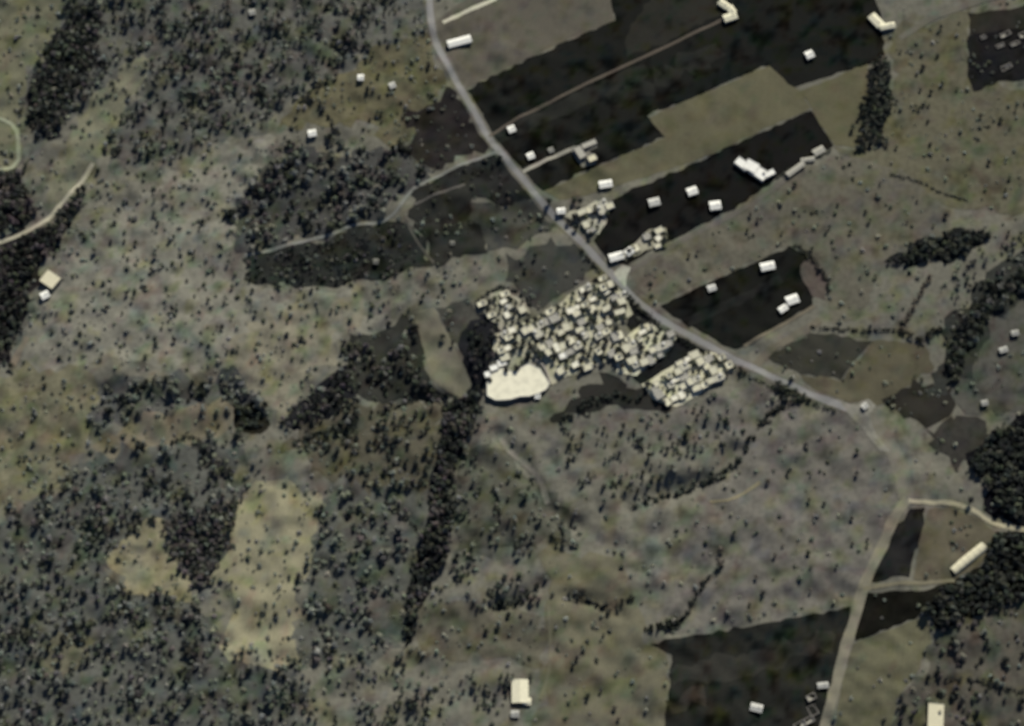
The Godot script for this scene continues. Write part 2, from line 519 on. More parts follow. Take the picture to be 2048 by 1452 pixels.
	lot("ploughed_field", "black field below the broad pasture right of the road", [29, 30, 28], 2, 1.8, [1320, 612, 1440, 553, 1578, 492, 1612, 508, 1628, 570, 1625, 612, 1540, 660, 1470, 700, 1420, 672, 1360, 640], -26, 2)
	lot("ploughed_field", "dim strip through the middle of the lower black field", [38, 39, 37], 2, 1.4, [1362, 640, 1480, 585, 1560, 548, 1568, 562, 1480, 605, 1378, 655], -26)
	lot("fallow", "small light triangle at the end of the black field", [84, 78, 72], 3, 0.6, [1600, 530, 1625, 518, 1650, 560, 1652, 600, 1625, 590, 1605, 560])
	lot("ploughed_field", "brown field below the hedge at right", [58, 58, 52], 3, 0.7, [1535, 712, 1620, 668, 1745, 682, 1682, 758, 1600, 748], -26)
	lot("pasture", "olive field between the two brown fields at right", [88, 85, 70], 3, 0.7, [1745, 682, 1850, 690, 1870, 730, 1780, 800, 1740, 815, 1640, 790, 1600, 750, 1685, 760], -26)
	lot("ploughed_field", "dark green-brown field near the right edge", [46, 45, 41], 4, 0.7, [1775, 805, 1830, 760, 1925, 770, 1905, 830, 1855, 848, 1810, 835], -26)
	lot("fallow", "brown-purple fallow near the right edge", [58, 57, 53], 5, 0.7, [1850, 860, 1920, 825, 1995, 870, 1975, 915, 1920, 930, 1870, 900])
	lot("grassland", "grey scrubby ground at the right edge", [82, 82, 76], 6, 1.0, [1900, 760, 1940, 660, 2000, 590, 2048, 560, 2048, 790, 1990, 830, 1930, 820])
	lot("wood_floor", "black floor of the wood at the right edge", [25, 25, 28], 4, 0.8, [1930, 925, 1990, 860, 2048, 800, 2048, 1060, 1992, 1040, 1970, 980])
	lot("field", "small dark field inside the track bend", [38, 38, 38], 3, 1.6, [1818, 1018, 1852, 1014, 1842, 1062, 1818, 1155, 1735, 1165, 1772, 1085], 70, 2)
	lot("field", "olive paddock with the long shed", [92, 88, 74], 2, 0.6, [1856, 1016, 1900, 1012, 1962, 1036, 1990, 1066, 1964, 1130, 1905, 1160, 1826, 1160, 1844, 1062], 70)
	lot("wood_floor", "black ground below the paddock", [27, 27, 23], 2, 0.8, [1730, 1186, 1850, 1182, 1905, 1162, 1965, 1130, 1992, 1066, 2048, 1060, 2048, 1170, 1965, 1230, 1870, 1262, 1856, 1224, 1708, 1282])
	lot("ploughed_field", "dark field along the bottom edge left of the road", [40, 41, 38], 2, 2.0, [1300, 1288, 1500, 1250, 1703, 1214, 1690, 1290, 1664, 1400, 1648, 1452, 1325, 1452, 1345, 1310], -10, 2)
	lot("ploughed_field", "dim lighter strip across the dark bottom field", [52, 52, 48], 4, 1.4, [1345, 1330, 1500, 1300, 1670, 1262, 1662, 1305, 1500, 1345, 1345, 1372], -10)
	lot("ploughed_field", "dim brown corner of the dark bottom field", [56, 54, 49], 5, 1.4, [1330, 1400, 1400, 1375, 1420, 1395, 1370, 1420, 1335, 1425], -10)
	lot("field", "olive field along the right side of the road at the bottom", [95, 94, 76], 2, 0.6, [1706, 1286, 1854, 1230, 1862, 1290, 1830, 1350, 1790, 1400, 1780, 1452, 1660, 1452, 1690, 1340], 75)
	lot("grassland", "mottled grassland in the lower right corner", [82, 80, 72], 6, 1.1, [1865, 1270, 1965, 1232, 2048, 1180, 2048, 1452, 1800, 1452, 1800, 1400, 1850, 1340])


	lot("ploughed_field", "dark lot left of the main road below the crossroads", [42, 43, 42], 3, 1.4, [818, 388, 880, 352, 985, 304, 1030, 350, 1070, 398, 1000, 410, 955, 395, 925, 368, 835, 402], -24)
	lot("ploughed_field", "dark lot between the pale track and the left thicket", [44, 46, 44], 4, 1.4, [490, 518, 560, 498, 640, 478, 710, 455, 775, 445, 815, 440, 866, 530, 760, 552, 620, 566, 505, 575], -15)
	lot("ploughed_field", "dark lot right of the thin straight path", [46, 47, 44], 4, 1.4, [815, 430, 838, 396, 935, 362, 970, 500, 900, 525, 872, 528], -24)
	lot("grassland", "dim rough lot beside the main road above the brown field", [68, 69, 64], 4, 1.2, [940, 400, 1000, 412, 1072, 400, 1120, 448, 1080, 470, 990, 500, 968, 498], -24)
	lot("ploughed_field", "brown field between the dim lot and the settlement", [64, 65, 61], 5, 0.9, [1010, 520, 1080, 490, 1150, 480, 1200, 535, 1140, 575, 1080, 610, 1060, 605, 1020, 570], -24)
	lot("grassland", "brownish scrub ground right of the grey strip field", [70, 70, 65], 3, 1.2, [872, 618, 935, 598, 958, 635, 930, 655, 914, 692, 895, 660])
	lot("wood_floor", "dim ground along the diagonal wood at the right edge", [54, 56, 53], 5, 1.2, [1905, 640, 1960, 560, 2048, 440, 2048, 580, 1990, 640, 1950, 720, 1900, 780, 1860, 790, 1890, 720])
	lot("grassland", "black rough ground between main block and the road", [32, 33, 34], 2, 0.8, [1244, 580, 1262, 598, 1306, 640, 1290, 645, 1262, 662, 1252, 650, 1268, 628], 999.0, 0)
	lot("grassland", "black rough ground between the middle and lowest blocks", [32, 34, 34], 2, 0.8, [1350, 668, 1462, 722, 1420, 702, 1376, 712, 1336, 738, 1286, 772, 1264, 756, 1306, 730, 1338, 700])


func ribbon(called: String, label: String, rgb: Array, width: float, pts: Array, lift_extra := 0.0, much := 0.5):
	var c := plan(pts)
	var line := PackedVector2Array()
	for i in c.size() - 1:
		var p0 := c[maxi(i - 1, 0)]
		var p3 := c[mini(i + 2, c.size() - 1)]
		var n := maxi(1, int(c[i].distance_to(c[i + 1]) / 8.0))
		for k in n:
			line.append(c[i].cubic_interpolate(c[i + 1], p0, p3, float(k) / n))
	line.append(c[c.size() - 1])
	var acc := [PackedVector3Array(), PackedVector3Array(), PackedColorArray(), PackedVector2Array()]
	next_lift += 0.005
	var left := PackedVector2Array()
	var right := PackedVector2Array()
	for i in line.size():
		var d := (line[mini(i + 1, line.size() - 1)] - line[maxi(i - 1, 0)]).normalized().orthogonal()
		var w := width * 0.5 * (1.0 + 0.25 * n_edge.get_noise_2d(i * 9.0, width * 50.0))
		left.append(line[i] + d * w)
		right.append(line[i] - d * w)
	for i in line.size() - 1:
		var quad := PackedVector2Array([left[i], left[i + 1], right[i + 1], right[i]])
		if Geometry2D.is_polygon_clockwise(quad):
			quad.reverse()
		drape(acc, quad, next_lift + lift_extra, much, 0.0, Vector2(14, 14), 1)
	structure(called, pack(acc[0], acc[1], acc[2], acc[3]), earth(rgb[0], rgb[1], rgb[2], grain), label)


func build_roads():
	var main := [858, -20, 862, 40, 874, 90, 912, 162, 950, 225, 978, 275, 1005, 308, 1037, 348, 1075, 395, 1115, 437, 1160, 482, 1200, 525, 1236, 562, 1270, 598, 1312, 632, 1362, 662, 1420, 692, 1472, 720, 1512, 737, 1562, 761, 1640, 796, 1716, 828]
	ribbon("road_verge", "worn grey verge along both sides of the main road", [104, 102, 94], 11.5, main, 0.0, 0.9)
	ribbon("road", "grey main road running diagonally past the settlement", [131, 131, 129], 6.5, main, 0.0, 0.25)
	ribbon("track", "faint pale track going on from the main road's end", [112, 110, 100], 16.0, [1716, 828, 1762, 868, 1795, 925, 1812, 1000], 0.0, 0.8)
	ribbon("track", "broad pale dirt road running down to the bottom edge", [124, 121, 106], 10.0, [1814, 1000, 1786, 1040, 1766, 1090, 1746, 1130, 1724, 1182, 1712, 1230, 1692, 1290, 1677, 1350, 1658, 1420, 1646, 1470], 0.0, 0.6)
	ribbon("track", "pale curved dirt road leaving at the right edge", [160, 155, 132], 4.6, [1816, 1003, 1860, 1004, 1902, 1005, 1945, 1018, 1988, 1046, 2060, 1060], 0.0, 0.3)
	lot("yard", "pale gravel fan where the main road ends", [122, 121, 112], 2.5, 0.8, [1678, 806, 1712, 812, 1738, 800, 1752, 812, 1738, 832, 1752, 866, 1780, 905, 1762, 905, 1730, 862, 1700, 836])
	ribbon("track", "thin brown track running up to the top right", [88, 82, 74], 3.4, [978, 272, 1030, 238, 1100, 205, 1200, 155, 1300, 108, 1400, 60, 1450, 36], 0.0, 0.4)
	ribbon("track", "pale track from the crossroads down to the left thicket", [122, 124, 118], 3.2, [1000, 302, 940, 322, 880, 350, 825, 380, 800, 415, 770, 440, 710, 450, 640, 474, 560, 495, 490, 514], 0.0, 0.5)
	ribbon("track", "thin grey track beside the dark lot left of the road", [92, 90, 86], 2.4, [830, 410, 880, 388, 930, 370], 0.0, 0.4)
	ribbon("track", "light driveway from the main road to the farmyard", [148, 146, 134], 4.2, [1046, 345, 1098, 318, 1150, 297], 0.0, 0.3)
	ribbon("track", "thin light drive below the paddock", [118, 114, 96], 4.0, [1726, 1178, 1790, 1170, 1850, 1166, 1910, 1160], 0.0, 0.4)
	ribbon("track", "narrow track along the right side of the black field", [112, 106, 92], 3.4, [1488, 692, 1540, 662, 1590, 635, 1628, 612], 0.0, 0.4)
	ribbon("track", "wide grey track joining the road at the brown field", [104, 100, 88], 8.0, [1512, 730, 1540, 700, 1590, 672, 1640, 640], 0.0, 0.6)
	ribbon("track", "grey track along the lower edge of the long black field", [100, 97, 90], 5.0, [1250, 548, 1300, 520, 1345, 492, 1420, 452, 1490, 415, 1570, 362], 0.0, 0.6)
	ribbon("track", "thin straight path between the dark lots", [84, 82, 76], 2.2, [812, 440, 832, 480, 868, 528], 0.0, 0.4)
	ribbon("track", "short pale path winding below the settlement", [122, 119, 110], 5.5, [1000, 872, 1020, 900, 1052, 925, 1080, 960, 1095, 1005], 0.0, 0.6)
	ribbon("track", "pale path crossing the pasture", [128, 122, 100], 3.0, [1420, 1003, 1455, 1002, 1490, 985, 1520, 965], 0.0, 0.4)
	ribbon("track", "pale track at the top right corner", [104, 102, 92], 6.0, [1800, 75, 1860, 40, 1940, 10, 2010, -10], 0.0, 0.6)
	ribbon("track", "pale access road cutting to the top edge", [190, 188, 168], 4.4, [886, 46, 940, 22, 992, -4], 0.0, 0.2)
	ribbon("track", "pale footpath at the left edge below the meadow", [164, 161, 142], 4.8, [185, 325, 160, 362, 118, 410, 92, 438, 45, 464, -20, 486], 0.0, 0.3)
	ribbon("track", "greenish path at the far left edge", [138, 142, 122], 4.5, [0, 228, 22, 245, 34, 290, 22, 330, 0, 352], 0.0, 0.4)
	ribbon("track", "pale bare strip at the left edge beside the wood", [122, 114, 100], 7.0, [52, 670, 35, 700, 22, 725], 0.0, 0.4)
	ribbon("track", "thin pale path down the pasture at the bottom", [108, 106, 90], 3.4, [1096, 1210, 1100, 1270, 1098, 1340, 1080, 1400], 0.0, 0.5)


# ---------------------------------------------------------------- plants

func leafy(st: SurfaceTool, r: RandomNumberGenerator, mid: Vector3, rad: Vector3, lumps: int, leaves: int, size: float):
	var heart := []
	for i in lumps:
		var d := Vector3(r.randfn(), r.randfn(), r.randfn()).normalized() * pow(r.randf(), 0.5) * 0.68
		heart.append([Vector3(d.x * rad.x, d.y * rad.y, d.z * rad.z), r.randf_range(0.32, 0.55), r.randf_range(0.8, 1.2)])
	for i in leaves:
		var h = heart[r.randi() % lumps]
		var d := Vector3(r.randfn(), r.randfn(), r.randfn()).normalized() * pow(r.randf(), 0.4) * float(h[1])
		var c: Vector3 = mid + h[0] + Vector3(d.x * rad.x, d.y * rad.y, d.z * rad.z)
		var up := (d.normalized() + Vector3(r.randfn(), r.randfn() + 0.6, r.randfn()) * 0.6).normalized()
		var side := up.cross(Vector3(r.randfn(), r.randfn(), r.randfn())).normalized()
		var fore := side.cross(up)
		var s := size * r.randf_range(0.6, 1.3)
		var tone := float(h[2]) * r.randf_range(0.75, 1.25)
		var cl := Color(tone, tone, tone * r.randf_range(0.9, 1.05))
		var q := [c + side * s, c + fore * s * 0.7 + up * s * 0.2, c - side * s, c - fore * s * 0.7 + up * s * 0.2]
		for k in [0, 1, 2, 0, 2, 3]:
			st.set_color(cl)
			st.set_normal(up)
			st.add_vertex(q[k])


func limb(st: SurfaceTool, a: Vector3, b: Vector3, ra: float, rb: float, sides := 6):
	var ax := (b - a).normalized()
	var sd := ax.cross(Vector3(0.3, 0.2, 1)).normalized()
	var up := ax.cross(sd)
	for k in sides:
		var t0 := TAU * k / sides
		var t1 := TAU * (k + 1) / sides
		var n0 := sd * cos(t0) + up * sin(t0)
		var n1 := sd * cos(t1) + up * sin(t1)
		for v in [[a, n0, ra], [b, n0, rb], [b, n1, rb], [a, n0, ra], [b, n1, rb], [a, n1, ra]]:
			st.set_color(Color(1, 1, 1))
			st.set_normal(v[1])
			st.add_vertex(v[0] + v[1] * v[2])


func tree_shape(r: RandomNumberGenerator, rad: float, tall: float, leaves: int) -> Array:
	var tr := SurfaceTool.new()
	tr.begin(Mesh.PRIMITIVE_TRIANGLES)
	var fork := Vector3(r.randf_range(-0.2, 0.2), tall * 0.42, r.randf_range(-0.2, 0.2))
	limb(tr, Vector3(0, -0.6, 0), fork, 0.30, 0.2)
	for k in 5:
		var t := TAU * (k + r.randf_range(-0.3, 0.3)) / 5.0
		limb(tr, fork, fork + Vector3(cos(t) * rad * 0.6, tall * r.randf_range(0.2, 0.4), sin(t) * rad * 0.6), 0.14, 0.04, 5)
	limb(tr, fork, Vector3(0, tall * 0.85, 0), 0.18, 0.05, 5)
	var cr := SurfaceTool.new()
	cr.begin(Mesh.PRIMITIVE_TRIANGLES)
	leafy(cr, r, Vector3(0, tall * 0.6, 0), Vector3(rad, tall * 0.42, rad), 9, leaves, rad * 0.2)
	return [tr, cr]


func build_plants_prototypes():
	var r := RandomNumberGenerator.new()
	r.seed = 99
	for k in 4:
		var s := tree_shape(r, [3.0, 3.4, 2.6, 3.8][k], [6.0, 6.6, 6.4, 6.2][k], 190)
		var tm: ArrayMesh = s[0].commit()
		var cm: ArrayMesh = s[1].commit()
		tree_kinds.append([tm, cm])
		var both: ArrayMesh = s[1].commit()
		both.surface_set_material(0, M.leaf)
		s[0].commit(both)
		both.surface_set_material(1, M.bark_vc)
		wood_meshes.append(both)
	var b := SurfaceTool.new()
	b.begin(Mesh.PRIMITIVE_TRIANGLES)
	leafy(b, r, Vector3(0, 0.8, 0), Vector3(1.5, 1.0, 1.5), 6, 46, 0.42)
	bush_mesh = b.commit()
	bush_mesh.surface_set_material(0, M.leaf)


func cell_cover(x: float, z: float) -> int:
	var i := int((x - X0) / CELL)
	var j := int((z - Z0) / CELL)
	if i < 0 or j < 0 or i >= NX or j >= NZ:
		return 1
	return cover[j * NX + i]


func copies(called: String, label: String, category: String, mesh: ArrayMesh, places: Array, colors: PackedColorArray):
	var mm := MultiMesh.new()
	mm.transform_format = MultiMesh.TRANSFORM_3D
	mm.use_colors = true
	mm.mesh = mesh
	mm.instance_count = places.size()
	for i in places.size():
		mm.set_instance_transform(i, places[i])
		mm.set_instance_color(i, colors[i])
	var o := MultiMeshInstance3D.new()
	o.name = numbered(called)
	o.multimesh = mm
	add_child(o)
	tag(o, label, category, "", "stuff")


func leaf_tone(kind: int) -> Color:
	# linear base colours of the plants
	var c: Color
	match kind:
		0: c = Color(0.090, 0.100, 0.076)     # dark evergreen
		1: c = Color(0.170, 0.185, 0.155)    # grey-green scrub
		2: c = Color(0.120, 0.108, 0.104)    # bare twigs
		3: c = Color(0.240, 0.250, 0.215)    # pale dry bush
		_: c = Color(0.036, 0.041, 0.036)    # almost black conifer
	var l := rng.randf_range(0.7, 1.35)
	return Color(c.r * l * rng.randf_range(0.92, 1.08), c.g * l * rng.randf_range(0.94, 1.08), c.b * l * rng.randf_range(0.85, 1.15))


func wood(label: String, pts: Array, spacing: float, fill: float, mix: Array, size: Vector2, mesh: int, mind_fields := true):
	var poly := plan(pts)
	var stray := 1.0 if spacing > 5.5 else 0.35
	var lo := poly[0]
	var hi := poly[0]
	for q in poly:
		lo = lo.min(q)
		hi = hi.max(q)
	lo -= Vector2(14, 14) * stray
	hi += Vector2(14, 14) * stray
	var places := []
	var colors := PackedColorArray()
	var z := lo.y
	while z < hi.y:
		var x := lo.x
		while x < hi.x:
			var q := Vector2(x + rng.randf_range(-0.45, 0.45) * spacing, z + rng.randf_range(-0.45, 0.45) * spacing)
			x += spacing
			var clump := smoothstep(-0.16, 0.26, n_pat.get_noise_2d(q.x * 1.5, q.y * 1.5) + 0.35 * n_low.get_noise_2d(q.x * 1.4 + 300.0, q.y * 1.4)) if stray > 0.9 else 0.72
			if rng.randf() > fill * (0.16 + 1.35 * clump):
				continue
			if not Geometry2D.is_point_in_polygon(q + stray * Vector2(n_hue.get_noise_2d(q.x, q.y) * 16.0 + rng.randfn() * 4.0, n_hue.get_noise_2d(q.y, q.x + 90.0) * 16.0 + rng.randfn() * 4.0), poly):
				continue
			var c := cell_cover(q.x, q.y)
			if c == 1 or c == 2 and mind_fields:
				continue
			var s := size.x + (size.y * 1.3 - size.x) * pow(rng.randf(), 1.6)
			var b := Basis(Vector3.UP, rng.randf() * TAU).scaled(Vector3(s, s * rng.randf_range(0.8, 1.25), s))
			places.append(Transform3D(b, Vector3(q.x, ground(q.x, q.y), q.y)))
			colors.append(leaf_tone(mix[int(mix.size() * clampf(0.5 + 0.8 * n_hue.get_noise_2d(q.x * 1.3, q.y * 1.3 + 500.0) + rng.randf_range(-0.4, 0.4), 0.0, 0.999))]))
		z += spacing
	copies("woodland", label, "woodland", wood_meshes[mesh], places, colors)


func build_woods():
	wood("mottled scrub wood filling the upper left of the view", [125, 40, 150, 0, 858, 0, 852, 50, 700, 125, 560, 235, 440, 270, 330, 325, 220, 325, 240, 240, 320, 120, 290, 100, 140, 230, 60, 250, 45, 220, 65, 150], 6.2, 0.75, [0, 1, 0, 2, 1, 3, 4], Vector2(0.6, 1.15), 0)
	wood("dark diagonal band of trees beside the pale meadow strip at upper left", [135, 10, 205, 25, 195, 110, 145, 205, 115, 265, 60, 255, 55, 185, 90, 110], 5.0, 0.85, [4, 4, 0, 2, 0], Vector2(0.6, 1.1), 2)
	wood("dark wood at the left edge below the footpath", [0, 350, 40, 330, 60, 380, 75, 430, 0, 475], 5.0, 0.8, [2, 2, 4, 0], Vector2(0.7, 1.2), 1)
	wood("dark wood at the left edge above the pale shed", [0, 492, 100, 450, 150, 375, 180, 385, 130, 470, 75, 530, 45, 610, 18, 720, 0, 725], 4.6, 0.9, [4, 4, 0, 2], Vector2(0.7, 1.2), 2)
	wood("dark thicket with light crowns left of the crossroads", [455, 430, 510, 350, 590, 290, 690, 305, 790, 290, 870, 345, 800, 390, 770, 440, 640, 475, 490, 505], 6.0, 0.78, [0, 4, 1, 3, 1, 2], Vector2(0.6, 1.1), 3)
	wood("dense dark shelter wood below the thicket track", [492, 525, 640, 485, 780, 452, 810, 452, 835, 540, 760, 552, 620, 565, 505, 575], 5.4, 0.6, [4, 0, 4, 2], Vector2(0.35, 0.75), 0)
	wood("dark lots of low trees left of the main road", [800, 330, 990, 300, 1110, 450, 1080, 470, 960, 400, 880, 395, 830, 390], 7.0, 0.4, [4, 0, 2], Vector2(0.35, 0.7), 1)
	wood("black tree belt standing upright in the upper right", [1738, 132, 1778, 108, 1780, 200, 1766, 285, 1740, 298, 1714, 300, 1724, 220], 3.6, 1.3, [4, 4, 0], Vector2(0.7, 1.1), 2, false)
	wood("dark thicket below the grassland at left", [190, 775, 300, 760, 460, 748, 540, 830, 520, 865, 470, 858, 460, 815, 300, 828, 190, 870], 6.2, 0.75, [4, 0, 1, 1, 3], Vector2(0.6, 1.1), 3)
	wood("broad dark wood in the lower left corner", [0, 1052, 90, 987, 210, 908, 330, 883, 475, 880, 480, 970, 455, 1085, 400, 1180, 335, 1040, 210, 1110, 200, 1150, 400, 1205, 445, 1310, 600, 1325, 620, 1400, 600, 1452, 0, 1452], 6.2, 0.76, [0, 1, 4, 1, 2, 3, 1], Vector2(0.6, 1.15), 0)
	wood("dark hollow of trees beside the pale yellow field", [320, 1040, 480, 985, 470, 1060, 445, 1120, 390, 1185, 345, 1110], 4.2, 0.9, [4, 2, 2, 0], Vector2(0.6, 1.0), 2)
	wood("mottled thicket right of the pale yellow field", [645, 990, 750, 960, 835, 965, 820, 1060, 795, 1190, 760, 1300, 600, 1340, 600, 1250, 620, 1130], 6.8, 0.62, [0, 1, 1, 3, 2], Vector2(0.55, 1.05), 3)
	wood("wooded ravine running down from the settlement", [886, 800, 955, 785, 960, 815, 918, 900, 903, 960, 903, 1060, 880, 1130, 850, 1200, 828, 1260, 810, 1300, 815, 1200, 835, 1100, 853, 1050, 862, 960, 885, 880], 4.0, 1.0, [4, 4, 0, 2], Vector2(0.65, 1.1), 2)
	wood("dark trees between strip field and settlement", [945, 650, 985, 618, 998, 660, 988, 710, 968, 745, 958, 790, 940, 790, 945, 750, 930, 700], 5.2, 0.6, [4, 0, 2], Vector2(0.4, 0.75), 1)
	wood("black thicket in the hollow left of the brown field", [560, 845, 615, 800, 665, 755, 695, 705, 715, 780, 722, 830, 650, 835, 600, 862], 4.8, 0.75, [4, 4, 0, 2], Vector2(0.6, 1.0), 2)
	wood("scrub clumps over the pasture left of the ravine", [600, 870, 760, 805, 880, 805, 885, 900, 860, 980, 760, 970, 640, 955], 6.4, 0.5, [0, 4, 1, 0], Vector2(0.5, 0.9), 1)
	wood("scrub clumps on the grey slope below the lowest block", [1120, 860, 1340, 835, 1470, 790, 1520, 830, 1440, 930, 1240, 1000, 1150, 960], 7.4, 0.42, [0, 1, 4], Vector2(0.45, 0.9), 0)
	wood("grey thicket clumps left of the bottom field", [900, 1100, 1080, 1110, 1095, 1230, 1000, 1260, 900, 1200], 7.0, 0.5, [0, 1, 4, 2], Vector2(0.5, 0.9), 3)
	wood("brown thicket on the dark field left of the strip field", [690, 690, 820, 640, 845, 700, 860, 765, 900, 785, 790, 800, 705, 790], 6.0, 0.6, [2, 0, 4], Vector2(0.5, 0.9), 3)
	wood("scrub trees below the settlement right of the ravine", [920, 900, 1010, 880, 1080, 970, 1160, 1030, 1160, 1080, 1060, 1100, 920, 1110, 900, 1020], 7.0, 0.6, [0, 1, 1, 3], Vector2(0.5, 1.0), 0)
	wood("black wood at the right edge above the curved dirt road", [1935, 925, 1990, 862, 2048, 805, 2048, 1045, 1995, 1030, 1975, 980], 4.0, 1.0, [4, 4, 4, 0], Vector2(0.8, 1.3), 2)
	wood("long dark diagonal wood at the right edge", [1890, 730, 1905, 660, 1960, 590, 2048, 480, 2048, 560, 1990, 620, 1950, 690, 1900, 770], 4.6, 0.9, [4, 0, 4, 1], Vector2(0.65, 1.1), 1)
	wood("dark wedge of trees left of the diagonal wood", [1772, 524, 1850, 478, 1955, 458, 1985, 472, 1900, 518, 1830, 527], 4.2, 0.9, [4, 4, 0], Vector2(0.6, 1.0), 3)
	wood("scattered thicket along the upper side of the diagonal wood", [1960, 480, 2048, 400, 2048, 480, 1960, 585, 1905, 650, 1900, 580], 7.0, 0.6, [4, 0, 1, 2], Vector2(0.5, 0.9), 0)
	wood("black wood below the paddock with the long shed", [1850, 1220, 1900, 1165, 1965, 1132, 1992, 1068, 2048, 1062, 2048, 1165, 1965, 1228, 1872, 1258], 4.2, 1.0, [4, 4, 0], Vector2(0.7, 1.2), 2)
	wood("scrub trees in the lower right corner", [1870, 1275, 1965, 1238, 2048, 1185, 2048, 1452, 1810, 1452, 1800, 1410, 1850, 1345], 8.0, 0.55, [0, 1, 2, 4], Vector2(0.5, 0.95), 3)
	wood("dark shrub belt along the bottom edge near the white barn", [640, 1452, 700, 1380, 780, 1350, 800, 1300, 830, 1320, 830, 1390, 880, 1370, 980, 1340, 1070, 1345, 1060, 1370, 1015, 1375, 1010, 1410, 900, 1420, 840, 1452], 5.6, 0.7, [4, 0, 1], Vector2(0.55, 1.0), 0)


func build_scrub():
	# bushes all over the rough open ground: pale, grey-green and dark
	for lot_of in [["pale dry bushes dotted over the open grassland", 3, 9.0, 0.26], ["grey-green bushes dotted over the open grassland", 1, 9.0, 0.36], ["darker bushes dotted over the open grassland", 0, 10.0, 0.24]]:
		var places := []
		var colors := PackedColorArray()
		var step: float = lot_of[2]
		var z := -470.0
		while z < 470.0:
			var x := -600.0
			while x < 600.0:
				var q := Vector2(x + rng.randf_range(-0.5, 0.5) * step, z + rng.randf_range(-0.5, 0.5) * step)
				x += step
				var d := 0.40 + 2.6 * n_pat.get_noise_2d(q.x + 70.0 * float(lot_of[1]), q.y) + (0.45 if q.x < -60.0 else -0.32)
				if rng.randf() > float(lot_of[3]) * d or cell_cover(q.x, q.y) != 0:
					continue
				var s := 0.8 + 2.0 * pow(rng.randf(), 1.5)
				places.append(Transform3D(Basis(Vector3.UP, rng.randf() * TAU).scaled(Vector3(s, s * rng.randf_range(0.7, 1.1), s)), Vector3(q.x, ground(q.x, q.y), q.y)))
				colors.append(leaf_tone(lot_of[1]))
			z += step
		copies("scrub", lot_of[0], "bushes", bush_mesh, places, colors)


func hedge(label: String, pts: Array, wide: float, tall: float, tone: int):
	var line := plan(pts)
	var r := RandomNumberGenerator.new()
	r.seed = int(pts[0] * 13 + pts[1])
	var st := SurfaceTool.new()
	st.begin(Mesh.PRIMITIVE_TRIANGLES)
	var c := leaf_tone(tone)
	var wood_st := SurfaceTool.new()
	wood_st.begin(Mesh.PRIMITIVE_TRIANGLES)
	for i in line.size() - 1:
		var d := line[i].distance_to(line[i + 1])
		var n := int(d / (wide * 0.55)) + 1
		for k in n:
			var q := line[i].lerp(line[i + 1], float(k) / n) + Vector2(r.randfn(), r.randfn()) * wide * 0.12
			var s := r.randf_range(0.7, 1.25)
			if r.randf() < 0.06:
				continue
			var y := ground(q.x, q.y)
			leafy(st, r, Vector3(q.x, y + tall * 0.5 * s, q.y), Vector3(wide * 0.5 * s, tall * 0.55 * s, wide * 0.5 * s), 4, 34, wide * 0.13)
			limb(wood_st, Vector3(q.x, y - 0.3, q.y), Vector3(q.x, y + tall * 0.6, q.y), 0.12, 0.05, 5)
	var o := thing("hedge", Vector3.ZERO, 0.0, label, "hedge", "")
	var m: StandardMaterial3D = M.leaf.duplicate()
	m.albedo_color = c.linear_to_srgb()
	part("foliage", st.commit(), m, o)
	part("stems", wood_st.commit(), M.bark, o).set_meta("kind", "stuff")


